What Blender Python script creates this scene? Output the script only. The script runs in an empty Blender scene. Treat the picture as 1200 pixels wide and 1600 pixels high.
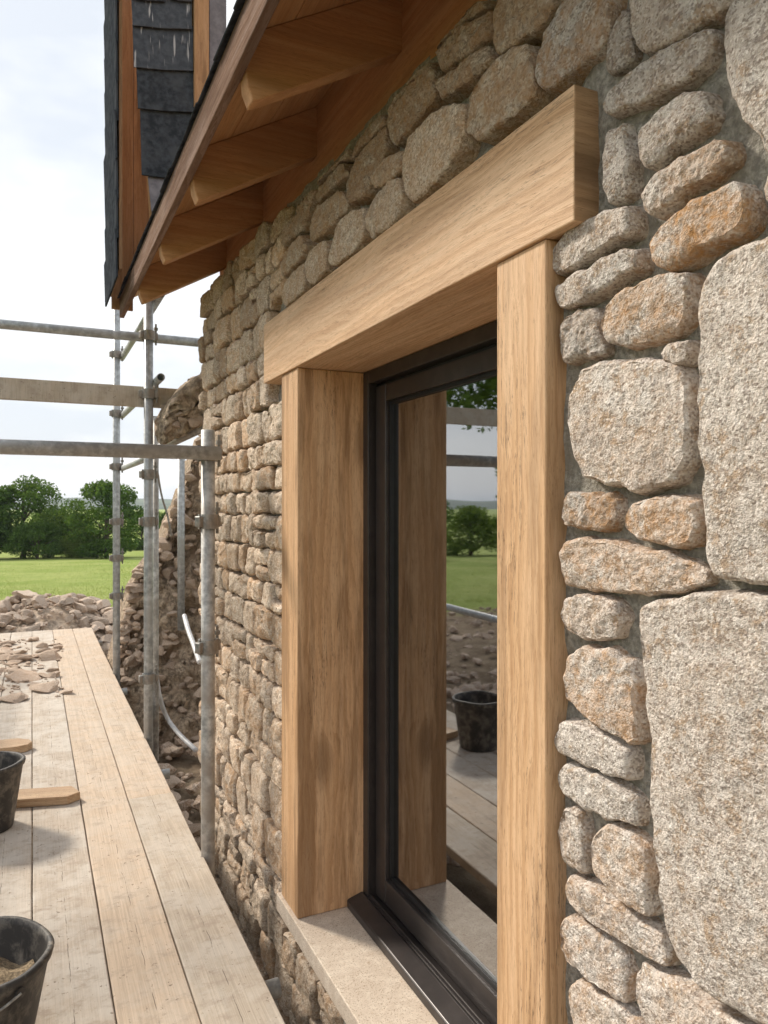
import bpy, bmesh, math, random
import numpy as np
from mathutils import Vector, noise, Matrix

# ------------------------------------------------------------------ camera, sky, sun, exposure
S = bpy.context.scene
COL = S.collection
F = 1155.0                       # focal length in photo pixels (1200 x 1600)
TH = math.radians(25.46)         # yaw of the camera away from the wall direction (+y)
HZ = 790.0                       # horizon row

cam = bpy.data.cameras.new('camera')
cam.sensor_fit = 'VERTICAL'; cam.sensor_height = 36.0
cam.lens = F / 1600 * 36.0
cam.shift_y = -(800 - HZ) / 1600
cam.clip_start = 0.02; cam.clip_end = 8000
cam.dof.use_dof = True; cam.dof.focus_distance = 1.7; cam.dof.aperture_fstop = 14.0
co = bpy.data.objects.new('camera', cam); COL.objects.link(co)
co.rotation_euler = (math.radians(90), 0, -TH)
S.camera = co

SUN_AZ = (-0.53, 0.85); SUN_EL = math.radians(38)
w = bpy.data.worlds.new('World'); S.world = w; w.use_nodes = True
nt = w.node_tree; nt.nodes.clear()
out = nt.nodes.new('ShaderNodeOutputWorld'); bg = nt.nodes.new('ShaderNodeBackground')
sky = nt.nodes.new('ShaderNodeTexSky'); sky.sky_type = 'NISHITA'; sky.sun_disc = False
sky.sun_elevation = SUN_EL; sky.sun_rotation = math.atan2(SUN_AZ[0], SUN_AZ[1])
sky.air_density = 1.2; sky.dust_density = 2.0
tc = nt.nodes.new('ShaderNodeTexCoord'); mp = nt.nodes.new('ShaderNodeMapping')
mp.inputs['Scale'].default_value = (1.0, 1.0, 2.6)
n1 = nt.nodes.new('ShaderNodeTexNoise'); n1.inputs['Scale'].default_value = 2.6
n1.inputs['Detail'].default_value = 5; n1.inputs['Roughness'].default_value = .5
cr = nt.nodes.new('ShaderNodeValToRGB')
cr.color_ramp.elements[0].position = .38; cr.color_ramp.elements[0].color = (7.4, 7.9, 8.6, 1)
cr.color_ramp.elements[1].position = .56; cr.color_ramp.elements[1].color = (10.2, 10.3, 10.4, 1)
mx = nt.nodes.new('ShaderNodeMix'); mx.data_type = 'RGBA'; mx.inputs[0].default_value = .88
nt.links.new(tc.outputs['Generated'], mp.inputs[0]); nt.links.new(mp.outputs[0], n1.inputs['Vector'])
nt.links.new(n1.outputs['Fac'], cr.inputs[0])
nt.links.new(sky.outputs[0], mx.inputs[6]); nt.links.new(cr.outputs[0], mx.inputs[7])
nt.links.new(mx.outputs[2], bg.inputs[0]); bg.inputs[1].default_value = .102
nt.links.new(bg.outputs[0], out.inputs[0])

sl = bpy.data.lights.new('sun', 'SUN'); sl.energy = 4.3; sl.angle = math.radians(8); sl.color = (1, .92, .80)
so = bpy.data.objects.new('sun', sl); COL.objects.link(so)
sd = Vector((SUN_AZ[0]*math.cos(SUN_EL), SUN_AZ[1]*math.cos(SUN_EL), math.sin(SUN_EL)))
so.rotation_euler = sd.to_track_quat('Z', 'Y').to_euler()

S.view_settings.view_transform = 'Standard'; S.view_settings.look = 'None'
S.view_settings.exposure = 0.20; S.view_settings.gamma = 1; S.view_settings.use_curve_mapping = False
S.render.engine = 'CYCLES'
S.cycles.use_denoising = True
S.cycles.use_adaptive_sampling = True; S.cycles.adaptive_threshold = .02
S.cycles.max_bounces = 7; S.cycles.transparent_max_bounces = 12
S.cycles.sample_clamp_indirect = 6

R = random.Random(7)
V = Vector

# ------------------------------------------------------------------ helpers
def ray(px, py):
    """direction of a photo pixel, unit depth"""
    X = (px - 600) / F; Z = (HZ - py) / F
    return V((math.sin(TH) + X*math.cos(TH), math.cos(TH) - X*math.sin(TH), Z))
def on_x(px, py, x): r = ray(px, py); return r * (x / r.x)
def on_y(px, py, y): r = ray(px, py); return r * (y / r.y)
def on_z(px, py, z): r = ray(px, py); return r * (z / r.z)

def link(name, me, mat=None, parent=None, smooth=False, loc=None):
    o = bpy.data.objects.new(name, me); COL.objects.link(o)
    if mat is not None and len(me.materials) == 0: me.materials.append(mat)
    if parent is not None: o.parent = parent
    if smooth: me.polygons.foreach_set('use_smooth', [True]*len(me.polygons))
    if loc is not None: o.location = loc
    return o
def empty(name, loc=(0, 0, 0), parent=None):
    o = bpy.data.objects.new(name, None); COL.objects.link(o); o.location = loc
    o.empty_display_size = .1
    if parent is not None: o.parent = parent
    return o
def tag(o, label=None, cat=None, group=None, kind=None):
    if label: o['label'] = label
    if cat: o['category'] = cat
    if group: o['group'] = group
    if kind: o['kind'] = kind
    return o
def mesh(name, vs, fs):
    me = bpy.data.meshes.new(name); me.from_pydata([tuple(v) for v in vs], [], fs); me.update(); return me
def from_bm(name, bm):
    me = bpy.data.meshes.new(name); bm.to_mesh(me); bm.free(); return me
def box_me(name, lo, hi, bevel=.003, seg=2):
    bm = bmesh.new(); bmesh.ops.create_cube(bm, size=1)
    lo = V(lo); hi = V(hi); c = (lo+hi)/2; s = hi-lo
    for v in bm.verts: v.co = V((v.co.x*s.x, v.co.y*s.y, v.co.z*s.z)) + c
    if bevel: bmesh.ops.bevel(bm, geom=bm.edges[:], offset=bevel, segments=seg, affect='EDGES', profile=.5)
    return from_bm(name, bm)
def prism_me(name, prof, y0, y1, bevel=.003):
    """profile in (x, z) swept along y"""
    bm = bmesh.new()
    a = [bm.verts.new((x, y0, z)) for x, z in prof]; b = [bm.verts.new((x, y1, z)) for x, z in prof]
    n = len(prof)
    bm.faces.new(a); bm.faces.new(b[::-1])
    for i in range(n): bm.faces.new((a[i], b[i], b[(i+1) % n], a[(i+1) % n]))
    bmesh.ops.recalc_face_normals(bm, faces=bm.faces[:])
    if bevel: bmesh.ops.bevel(bm, geom=bm.edges[:], offset=bevel, segments=2, affect='EDGES', profile=.5)
    return from_bm(name, bm)
def tube_me(name, p0, p1, r, n=20, wall=.004):
    """open-ended pipe with wall thickness"""
    p0 = V(p0); p1 = V(p1); d = (p1-p0).normalized()
    u = d.orthogonal().normalized(); v = d.cross(u)
    vs = []
    for p, rr in ((p0, r-wall), (p0, r), (p1, r), (p1, r-wall)):
        for i in range(n):
            a = 2*math.pi*i/n; vs.append(p + u*math.cos(a)*rr + v*math.sin(a)*rr)
    fs = []
    for k in range(4):
        for i in range(n):
            j = (i+1) % n; k2 = (k+1) % 4
            fs.append((k*n+i, k*n+j, k2*n+j, k2*n+i))
    return mesh(name, vs, fs)
def path_me(name, pts, r, n=10):
    pts = [V(p) for p in pts]
    for _ in range(2):
        q = [pts[0]]
        for a, b in zip(pts, pts[1:]): q += [a*.75+b*.25, a*.25+b*.75]
        pts = q + [pts[-1]]
    vs = []; fs = []
    for k, p in enumerate(pts):
        d = (pts[min(k+1, len(pts)-1)] - pts[max(k-1, 0)]).normalized()
        u = d.cross(V((0.3, .2, 1))).normalized(); v = d.cross(u)
        for i in range(n):
            a = 2*math.pi*i/n; vs.append(p + u*math.cos(a)*r + v*math.sin(a)*r)
    for k in range(len(pts)-1):
        for i in range(n):
            j = (i+1) % n; fs.append((k*n+i, k*n+j, (k+1)*n+j, (k+1)*n+i))
    fs.append(tuple(range(n))[::-1]); fs.append(tuple(range((len(pts)-1)*n, len(pts)*n)))
    return mesh(name, vs, fs)
def lathe_me(name, prof, n=40):
    vs = []; fs = []
    for r, z in prof:
        for i in range(n):
            a = 2*math.pi*i/n; vs.append((r*math.cos(a), r*math.sin(a), z))
    for k in range(len(prof)-1):
        for i in range(n):
            j = (i+1) % n; fs.append((k*n+i, k*n+j, (k+1)*n+j, (k+1)*n+i))
    fs.append(tuple(range(n))[::-1]); fs.append(tuple(range((len(prof)-1)*n, len(prof)*n)))
    return mesh(name, vs, fs)
def fbm(p, o=4): return noise.fractal(p, 1.0, 2.0, o)

# ------------------------------------------------------------------ materials
class NB:
    """small node-building helper"""
    def __init__(s, name):
        s.m = bpy.data.materials.new(name); s.m.use_nodes = True; s.t = s.m.node_tree
        s.b = s.t.nodes['Principled BSDF']; s.o = s.t.nodes['Material Output']
        s.tc = s.t.nodes.new('ShaderNodeTexCoord'); s.p = s.tc.outputs['Object']
    def n(s, kind, **kw):
        x = s.t.nodes.new(kind)
        for k, v in kw.items(): setattr(x, k, v)
        return x
    def set(s, sock, v):
        if hasattr(v, 'is_output') or isinstance(v, bpy.types.NodeSocket): s.t.links.new(v, sock)
        else: sock.default_value = v
    def map(s, scale=(1, 1, 1), loc=(0, 0, 0), rot=(0, 0, 0), p=None):
        m = s.n('ShaderNodeMapping'); s.set(m.inputs[0], p or s.p)
        m.inputs['Scale'].default_value = scale; m.inputs['Location'].default_value = loc; m.inputs['Rotation'].default_value = rot
        return m.outputs[0]
    def noise(s, scale, detail=4, rough=.55, p=None, dist=0):
        x = s.n('ShaderNodeTexNoise'); s.set(x.inputs['Vector'], p or s.p)
        x.inputs['Scale'].default_value = scale; x.inputs['Detail'].default_value = detail
        x.inputs['Roughness'].default_value = rough; x.inputs['Distortion'].default_value = dist
        return x.outputs['Fac']
    def voro(s, scale, p=None, feature='F1', out='Distance', rnd=1):
        x = s.n('ShaderNodeTexVoronoi', feature=feature); s.set(x.inputs['Vector'], p or s.p)
        x.inputs['Scale'].default_value = scale; x.inputs['Randomness'].default_value = rnd
        return x.outputs[out]
    def ramp(s, v, a, b, c0=0., c1=1.):
        x = s.n('ShaderNodeMapRange', interpolation_type='SMOOTHSTEP'); s.set(x.inputs[0], v)
        x.inputs[1].default_value = a; x.inputs[2].default_value = b; x.inputs[3].default_value = c0; x.inputs[4].default_value = c1
        return x.outputs[0]
    def math(s, op, a, b=0.):
        x = s.n('ShaderNodeMath', operation=op); s.set(x.inputs[0], a); s.set(x.inputs[1], b); return x.outputs[0]
    def mix(s, f, a, b, blend='MIX'):
        x = s.n('ShaderNodeMix', data_type='RGBA', blend_type=blend)
        s.set(x.inputs[0], f)
        s.set(x.inputs[6], a if not isinstance(a, tuple) else (*a, 1)); s.set(x.inputs[7], b if not isinstance(b, tuple) else (*b, 1))
        return x.outputs[2]
    def attr(s, name):
        x = s.n('ShaderNodeAttribute', attribute_type='OBJECT', attribute_name=name); return x.outputs['Fac']
    def rnd(s): return s.n('ShaderNodeObjectInfo').outputs['Random']
    def bump(s, h, strength, dist=.01, nrm=None):
        x = s.n('ShaderNodeBump'); s.set(x.inputs['Height'], h); x.inputs['Strength'].default_value = strength
        x.inputs['Distance'].default_value = dist
        if nrm is not None: s.set(x.inputs['Normal'], nrm)
        return x.outputs[0]
    def done(s, col, rough=.7, normal=None, metal=0., spec=.4):
        s.set(s.b.inputs['Base Color'], col if not isinstance(col, tuple) else (*col, 1))
        s.set(s.b.inputs['Roughness'], rough); s.set(s.b.inputs['Metallic'], metal)
        s.b.inputs['Specular IOR Level'].default_value = spec
        if normal is not None: s.set(s.b.inputs['Normal'], normal)
        return s.m

def stone_mat(name, light, mid, dark, rust, grain=1.0, warm=(.50, .37, .24)):
    k = NB(name)
    tone = k.attr('tone'); ru = k.attr('rust'); seed = k.attr('seed')
    cmb = k.n('ShaderNodeCombineXYZ'); k.set(cmb.inputs[0], seed); k.set(cmb.inputs[2], k.math('MULTIPLY', seed, .37))
    va = k.n('ShaderNodeVectorMath', operation='ADD'); k.set(va.inputs[0], k.p); k.set(va.inputs[1], cmb.outputs[0]); p = va.outputs[0]
    big = k.noise(6, 3, .6, p=p); patch = k.noise(30, 4, .72, p=p, dist=.5); med = k.noise(70*grain, 3, .7, p=p); fine = k.noise(250*grain, 2, .7, p=p)
    g = k.voro(215*grain, p=k.map((1, 1, 1.25), p=p), out='Color')
    gs = k.n('ShaderNodeSeparateColor'); k.set(gs.inputs[0], g)
    c = k.mix(k.ramp(big, .38, .64), mid, k_mixc(light, mid, .45))
    c = k.mix(k.ramp(patch, .45, .62, 0, .75), c, light)
    c = k.mix(k.ramp(patch, .47, .37, 0, .85), c, warm)
    c = k.mix(k.ramp(gs.outputs[0], .55, .95, 0, .65), c, tuple(min(1, x*1.3) for x in light))
    c = k.mix(k.ramp(gs.outputs[1], .64, .95, 0, .75), c, k_mixc(dark, mid, .3))
    c = k.mix(k.ramp(med, .56, .70, 0, .5), c, k_mixc(dark, mid, .4))
    c = k.mix(k.ramp(fine, .57, .72, 0, .7), c, dark)
    rn = k.noise(12, 4, .74, p=k.map(loc=(3, 7, 1), p=p), dist=.4)
    f = k.math('MULTIPLY', k.ramp(rn, .36, .56), ru)
    f = k.math('MULTIPLY', f, k.ramp(med, .30, .62, 1.0, .45))
    c = k.mix(f, c, rust)
    st = k.math('MULTIPLY', k.ramp(k.noise(9, 4, .75, p=k.map(loc=(9, 1, 4), p=p)), .56, .68), .4)
    c = k.mix(st, c, k_mixc(dark, mid, .25))
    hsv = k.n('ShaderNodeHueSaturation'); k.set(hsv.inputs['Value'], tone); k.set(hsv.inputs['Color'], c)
    h = k.math('ADD', k.math('MULTIPLY', med, 1.6), fine)
    b3 = k.bump(h, .6, .0065/max(grain, .5))
    return k.done(hsv.outputs[0], .88, b3, spec=.22)
def k_mixc(a, b, t): return tuple(x*(1-t)+y*t for x, y in zip(a, b))
M = {}
M['granite'] = stone_mat('granite', (.62, .57, .52), (.455, .395, .34), (.13, .10, .085), (.42, .22, .085), 1., (.385, .285, .20))
M['fieldstone'] = stone_mat('fieldstone', (.73, .625, .51), (.58, .46, .35), (.20, .14, .10), (.52, .295, .14), .8, (.52, .355, .225))

def oak(name, axis, base, dark, pale, stain=.3,  fibre=1.0, rough=.62, offs=(0, 0, 0), crack=0.0, knot=.6, spec=.25, ring=.5):
    """axis: direction of the grain 0 x, 1 y, 2 z"""
    k = NB(name)
    def sc(al, ac):
        v = [ac]*3; v[axis] = al; return tuple(v)
    p0 = k.map(loc=offs)
    warp = k.n('ShaderNodeTexNoise'); k.set(warp.inputs['Vector'], k.map(sc(1.6, 7), p=p0)); warp.inputs['Scale'].default_value = 1; warp.inputs['Detail'].default_value = 3
    add = k.n('ShaderNodeVectorMath', operation='MULTIPLY_ADD'); k.set(add.inputs[0], warp.outputs['Color'])
    add.inputs[1].default_value = sc(.0, .075); k.set(add.inputs[2], p0)
    wv = k.n('ShaderNodeTexWave', wave_type='RINGS', rings_direction='XYZ'[axis], wave_profile='SAW')
    k.set(wv.inputs['Vector'], k.map(loc=sc(0, .31), p=add.outputs[0])); wv.inputs['Scale'].default_value = 24
    wv.inputs['Distortion'].default_value = 1.2; wv.inputs['Detail'].default_value = 2; wv.inputs['Detail Scale'].default_value = 1.0
    fib = k.noise(1, 5, .6, p=k.map(sc(9, 330), p=add.outputs[0]))
    pore = k.noise(1, 3, .6, p=k.map(sc(34, 620), p=add.outputs[0]))
    streak = k.noise(1, 4, .55, p=k.map(sc(2.0, 42), p=p0))
    cloud = k.noise(1, 5, .65, p=k.map(sc(1.0, 10), p=p0))
    c = k.mix(k.ramp(wv.outputs['Fac'], .1, .95, 0, ring), base, dark)
    c = k.mix(k.ramp(streak, .4, .68, 0, .65), c, pale)
    c = k.mix(k.ramp(fib, .5, .72, 0, .6*fibre), c, dark)
    c = k.mix(k.ramp(pore, .56, .72, 0, .55*fibre), c, tuple(x*.5 for x in dark))
    kn = k.n('ShaderNodeTexVoronoi', feature='F1'); k.set(kn.inputs['Vector'], k.map(sc(1.5, 4.2), loc=(.2, .6, .1), p=add.outputs[0])); kn.inputs['Scale'].default_value = 1
    ks = k.n('ShaderNodeSeparateColor'); k.set(ks.inputs[0], kn.outputs['Color'])
    kf = k.math('MULTIPLY', k.ramp(kn.outputs['Distance'], .06, .24, 1, 0), k.ramp(ks.outputs[0], .5, .55, 0, knot))
    c = k.mix(kf, c, tuple(x*.42 for x in dark))
    st = tuple(x*.55 for x in dark)
    c = k.mix(k.ramp(cloud, .47, .60, 0, stain), c, st)
    h = k.math('ADD', fib, k.math('MULTIPLY', pore, .7))
    if crack:
        ck = k.noise(1, 5, .6, p=k.map(sc(2.3, 55), loc=(.3, .9, .2), p=p0))
        gate = k.ramp(k.noise(1, 2, .5, p=k.map(sc(1.1, 6), loc=(5, 2, 1), p=p0)), .5, .62)
        ln = k.math('MULTIPLY', k.ramp(k.math('ABSOLUTE', k.math('SUBTRACT', ck, .5)), .0, .012, 1, 0), gate)
        ln = k.math('MULTIPLY', ln, crack)
        c = k.mix(ln, c, (.035, .02, .01))
        h = k.math('SUBTRACT', h, k.math('MULTIPLY', ln, 2.5))
    return k.done(c, rough, k.bump(h, .28, .0025), spec=spec)
M['oak_y'] = oak('oak_lintel', 1, (.66, .425, .25), (.43, .24, .115), (.76, .54, .35), .24, fibre=1.35, crack=.6)
M['oak_z'] = oak('oak_post', 2, (.61, .37, .20), (.38, .20, .09), (.70, .465, .28), .6, fibre=1.2, crack=1., offs=(.13, .4, .7))
M['oak_z2'] = oak('oak_post_pale', 2, (.65, .415, .235), (.42, .23, .11), (.75, .515, .325), .38, fibre=1.2, crack=.8, offs=(1.7, .9, 3.1))
M['oak_end_shaded'] = oak('oak_end_grain_shaded', 0, (.45, .28, .155), (.28, .16, .08), (.52, .34, .2), .4, crack=.8, offs=(.3, .2, .1))  # darker for end grain and for shade painted into the lintel ends
M['rafter'] = oak('rafter_timber', 0, (.53, .285, .135), (.37, .18, .075), (.60, .36, .19), .25, ring=.3, offs=(.4, 0, .8))
M['sarking'] = oak('sarking_timber', 1, (.58, .32, .15), (.41, .205, .09), (.65, .40, .21), .22, ring=.3, offs=(2.4, 1, .3))
M['fascia'] = oak('fascia_timber', 1, (.26, .175, .135), (.15, .09, .065), (.33, .25, .215), .5, fibre=1.3, offs=(1.1, .2, 5), rough=.9, spec=.0)
M['cladding'] = oak('cladding_timber', 2, (.40, .225, .11), (.25, .13, .06), (.48, .29, .16), .5, offs=(.3, 3, 2))
M['offcut'] = oak('offcut_timber', 0, (.52, .36, .225), (.36, .215, .12), (.62, .46, .30), .25, fibre=1.4, crack=.6)

def board_mat(name, base, dirt):
    k = NB(name); r = k.rnd()
    sepx = k.n('ShaderNodeSeparateXYZ'); k.set(sepx.inputs[0], k.p)
    cmb = k.n('ShaderNodeCombineXYZ'); k.set(cmb.inputs[2], k.math('MULTIPLY', r, 50.))
    va = k.n('ShaderNodeVectorMath', operation='ADD'); k.set(va.inputs[0], k.p); k.set(va.inputs[1], cmb.outputs[0])
    p = va.outputs[0]
    fib = k.noise(1, 5, .62, p=k.map((170, 4, 10), p=p)); gr = k.noise(1, 4, .6, p=k.map((36, 1.1, 3), p=p))
    pat = k.noise(5.5, 6, .68, p=p); sp = k.noise(46, 4, .7, p=k.map((1, .8, 1), p=p)); scuff = k.noise(14, 5, .7, p=k.map((1, 1.3, 1), loc=(4, 1, 7), p=p))
    c = k.mix(k.ramp(fib, .38, .68, 0, .55), base, tuple(x*.62 for x in base))
    c = k.mix(k.ramp(gr, .42, .7, 0, .5), c, tuple(x*.72 for x in base))
    c = k.mix(k.math('MULTIPLY', k.ramp(pat, .40, .62), dirt), c, (.59, .545, .485))
    c = k.mix(k.math('MULTIPLY', k.ramp(scuff, .50, .70), .45+.35*dirt), c, (.33, .265, .21))
    c = k.mix(k.ramp(sp, .62, .70, 0, .8), c, (.17, .125, .095))
    # drying checks: broken dark lines down the middle of the board
    wob = k.noise(1, 5, .7, p=k.map((0, 1.3, 0), p=p))
    u = k.math('SUBTRACT', sepx.outputs[0], k.math('MULTIPLY', k.math('SUBTRACT', wob, .5), .05))
    gate = k.ramp(k.noise(1, 3, .6, p=k.map((0, 7, 0), loc=(0, 3, 0), p=p)), .46, .56)
    ln = k.math('MULTIPLY', k.ramp(k.math('ABSOLUTE', u), .0004, .0016, .8, 0), gate)
    c = k.mix(ln, c, (.07, .05, .04))
    h = k.math('SUBTRACT', k.math('ADD', fib, k.math('MULTIPLY', scuff, .8)), k.math('MULTIPLY', ln, 3.))
    return k.done(c, .8, k.bump(h, .35, .003), spec=.25)
M['board_clean'] = board_mat('scaffold_board_clean', (.56, .44, .33), .25)
M['board_grey'] = board_mat('scaffold_board_grey', (.50, .42, .335), .42)
M['board_dirty'] = board_mat('scaffold_board_dirty', (.50, .42, .34), .58)

def simple(name, col, rough=.7, metal=0., var=.35, scale=30, bump=.3, bdist=.004, spec=.4, second=None):
    k = NB(name); a = k.noise(scale, 5, .65); b = k.noise(scale*.21, 4, .6)
    c = k.mix(k.ramp(a, .35, .68, 0, 1), tuple(x*(1-var) for x in col), tuple(min(1, x*(1+var*.5)) for x in col))
    if second: c = k.mix(k.ramp(b, .45, .66, 0, .8), c, second)
    return k.done(c, rough, k.bump(a, bump, bdist) if bump else None, metal, spec)
M['mortar'] = simple('lime_mortar', (.36, .335, .29), .95, var=.4, scale=80, bump=1., bdist=.010, second=(.25, .225, .185))
M['sill'] = None
k = NB('limestone_sill'); f1 = k.noise(230, 3, .7); f2 = k.noise(22, 5, .65)
c = k.mix(k.ramp(f2, .4, .68), (.56, .46, .365), (.66, .565, .46)); c = k.mix(k.ramp(f1, .54, .64, 0, .85), c, (.27, .19, .13)); c = k.mix(k.ramp(k.noise(150, 3, .7), .58, .68, 0, .6), c, (.72, .66, .58))
c = k.mix(k.ramp(k.noise(40, 5, .75, p=k.map(loc=(2, 5, 1))), .6, .72, 0, .55), c, (.47, .33, .20))
M['sill'] = k.done(c, .75, k.bump(f1, .2, .002), spec=.35)
M['galv'] = simple('galvanised_steel', (.47, .49, .50), .5, .45, .35, 28, .15, .002, second=(.38, .38, .375))
M['galv_rust'] = simple('galvanised_steel_stained', (.50, .49, .47), .6, .3, .4, 24, .3, .003, second=(.34, .30, .26))
M['coupler'] = simple('coupler_steel', (.33, .32, .30), .55, .5, .4, 60, .3, .002, second=(.27, .22, .18))
k = NB('bronze_aluminium'); fn = k.noise(900, 2, .5)
M['alu'] = k.done(k.mix(k.ramp(k.noise(14, 4, .6), .4, .7), (.042, .036, .035), (.056, .048, .046)), .34, k.bump(fn, .04, .001), .35, .5)
M['gasket'] = simple('rubber_gasket', (.012, .012, .013), .5, 0, .2, 30, 0)
M['slate'] = simple('roof_slate', (.050, .056, .066), .85, 0, .4, 26, .6, .006, 0., second=(.075, .08, .09))
k = NB('streaked_slate'); a = k.noise(26, 5, .65); st = k.noise(1, 2, .5, p=k.map((55, 55, 2.0)))
c = k.mix(k.ramp(a, .35, .7), (.035, .04, .05), (.066, .073, .086)); c = k.mix(k.ramp(st, .60, .68, 0, .85), c, (.42, .41, .42))
M['slate_streak'] = k.done(c, .5, k.bump(a, .6, .006), spec=.2)
M['lead'] = simple('lead_flashing', (.16, .145, .155), .5, .3, .3, 20, .3, .004)
k = NB('rubber_bucket'); a = k.noise(18, 5, .7); b = k.noise(1, 4, .6, p=k.map((22, 22, 5)))
c = k.mix(k.ramp(a, .44, .66, 0, .85), (.040, .036, .033), (.17, .15, .125)); c = k.mix(k.ramp(b, .58, .74, 0, .6), c, (.30, .26, .21))
M['bucket'] = k.done(c, .6, k.bump(a, .4, .004), spec=.4)
M['mix'] = simple('dry_mortar_mix', (.40, .30, .19), .95, 0, .5, 90, 1., .012)
M['plastic'] = simple('white_plastic', (.66, .65, .65), .4, 0, .2, 12, 0)
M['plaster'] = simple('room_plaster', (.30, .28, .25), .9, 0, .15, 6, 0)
M['rubble'] = stone_mat('rubble_stone', (.66, .565, .475), (.52, .40, .305), (.22, .15, .11), (.42, .25, .145), .5, (.47, .325, .225))
M['earth'] = simple('rubble_earth', (.50, .40, .31), .95, 0, .45, 9, 1., .05, .2, second=(.24, .17, .115))
M['old_wall'] = simple('old_rubble_mortar', (.55, .43, .315), .95, 0, .55, 22, 1., .06, .2, second=(.38, .27, .18))

# glass: strong coated reflection over a dark room
k = NB('coated_glass')
gl = k.n('ShaderNodeBsdfGlossy'); gl.inputs['Roughness'].default_value = .022; gl.inputs['Color'].default_value = (.93, .96, 1, 1)
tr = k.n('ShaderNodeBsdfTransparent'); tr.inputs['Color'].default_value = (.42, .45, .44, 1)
fr = k.n('ShaderNodeFresnel'); fr.inputs['IOR'].default_value = 1.5
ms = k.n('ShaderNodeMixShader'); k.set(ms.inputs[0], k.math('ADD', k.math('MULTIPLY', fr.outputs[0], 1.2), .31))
k.set(ms.inputs[1], tr.outputs[0]); k.set(ms.inputs[2], gl.outputs[0]); k.set(k.o.inputs[0], ms.outputs[0])
M['glass'] = k.m

# terrain: grass field, bare earth round the house
k = NB('field_ground')
sx = k.n('ShaderNodeSeparateXYZ'); k.set(sx.inputs[0], k.p)
d = k.n('ShaderNodeVectorMath', operation='LENGTH'); k.set(d.inputs[0], k.map((1, 1, 0), loc=(0, -3, 0)))
wob = k.noise(.5, 5, .6)
edge = k.ramp(k.math('ADD', d.outputs['Value'], k.math('MULTIPLY', wob, 5.)), 14.0, 16.0)
gn = k.noise(.28, 5, .65); gf = k.noise(7, 5, .7)
g = k.mix(k.ramp(gn, .35, .65), (.24, .31, .07), (.34, .38, .12)); g = k.mix(k.ramp(gf, .4, .7, 0, .6), g, (.19, .25, .06))
e = k.mix(k.ramp(k.noise(4, 6, .7), .35, .68), (.22, .16, .11), (.37, .29, .205))
M['ground'] = k.done(k.mix(edge, e, g), .95, k.bump(k.noise(11, 6, .75), 1., .08), spec=.1)
def leafmat(name, col, col2):
    k = NB(name); r = k.n('ShaderNodeNewGeometry').outputs['Random Per Island']
    c = k.mix(r, col, col2)
    df = k.n('ShaderNodeBsdfDiffuse'); k.set(df.inputs[0], c)
    tl = k.n('ShaderNodeBsdfTranslucent'); k.set(tl.inputs[0], k.mix(.5, c, (.16, .22, .02)))
    m = k.n('ShaderNodeMixShader'); m.inputs[0].default_value = .3
    k.set(m.inputs[1], df.outputs[0]); k.set(m.inputs[2], tl.outputs[0]); k.set(k.o.inputs[0], m.outputs[0]); return k.m
M['leaf'] = leafmat('leaf_dark', (.045, .095, .024), (.12, .20, .045))
M['leaf_lt'] = leafmat('leaf_light', (.12, .19, .04), (.22, .29, .07))
M['blade'] = leafmat('grass_blade', (.24, .31, .07), (.36, .40, .13))
M['bark'] = simple('bark', (.12, .09, .065), .95, 0, .5, 8, 1., .03)
M['hill'] = simple('hill_woods', (.055, .085, .05), .95, 0, .4, .02, 0, second=(.10, .13, .05))

# ------------------------------------------------------------------ the land
def gz(x, y):
    r = math.hypot(x, y-3)
    z = -2.3 - .036*max(0, min(r, 75) - 11)
    return z
def ground():
    rad = [0, 1.5, 3, 4.5, 6, 8, 10, 12, 14, 17, 21, 26, 32, 40, 50, 62, 80, 120, 250, 600, 1500, 5000]
    n = 96; vs = [(0, 3, gz(0, 3))]; fs = []
    for r in rad[1:]:
        for i in range(n):
            a = 2*math.pi*i/n; x = r*math.cos(a); y = 3 + r*math.sin(a)
            z = gz(x, y) + (fbm(V((x*.35, y*.35, 0)), 3)*(.10 if r < 14 else .07 if r < 70 else 0))
            vs.append((x, y, z))
    for i in range(n): fs.append((0, 1+i, 1+(i+1) % n))
    for k in range(len(rad)-2):
        for i in range(n):
            j = (i+1) % n; a = 1+k*n; b = a+n; fs.append((a+i, b+i, b+j, a+j))
    tag(link('ground', mesh('ground', vs, fs), M['ground'], smooth=True), 'grass field with bare rubbly earth around the house', None, None, 'structure')
ground()
def hills():
    vs = []; fs = []; n = 200
    for i in range(n+1):
        a = math.radians(-100 + 170*i/n)
        for k, (r, f) in enumerate(((900, 0), (1500, .75), (2100, 1), (2700, .6), (3200, 0))):
            h = 17 + 20*fbm(V((a*3.1, .3, 0)), 3) + 7*noise.noise(V((a*17, k, 1)))
            vs.append((r*math.sin(a), r*math.cos(a), -5.2 + f*max(6, h)))
    for i in range(n):
        for k in range(4): fs.append((i*5+k, i*5+k+1, i*5+k+6, i*5+k+5))
    tag(link('hills', mesh('hills', vs, fs), M['hill'], smooth=True), 'low wooded hills on the horizon', None, None, 'structure')
hills()

# ------------------------------------------------------------------ the house
house = empty('stone_house', (1.2, 2.0, -2.3))
tag(house, 'stone house under renovation with oak framed window and timber eaves', 'house')
HI = Matrix.Translation((-1.2, -2.0, 2.3))
def hp(name, parent=None, label=None):
    """a part group of the house (an Empty at the world origin)"""
    o = empty(name, (-1.2, -2.0, 2.3), house)
    if label: o['label'] = label
    return o
FACE = .893; MORT = .926; WY1 = 4.40
wall = hp('wall', label='rubble stone wall of tan granite in lime mortar')

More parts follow.
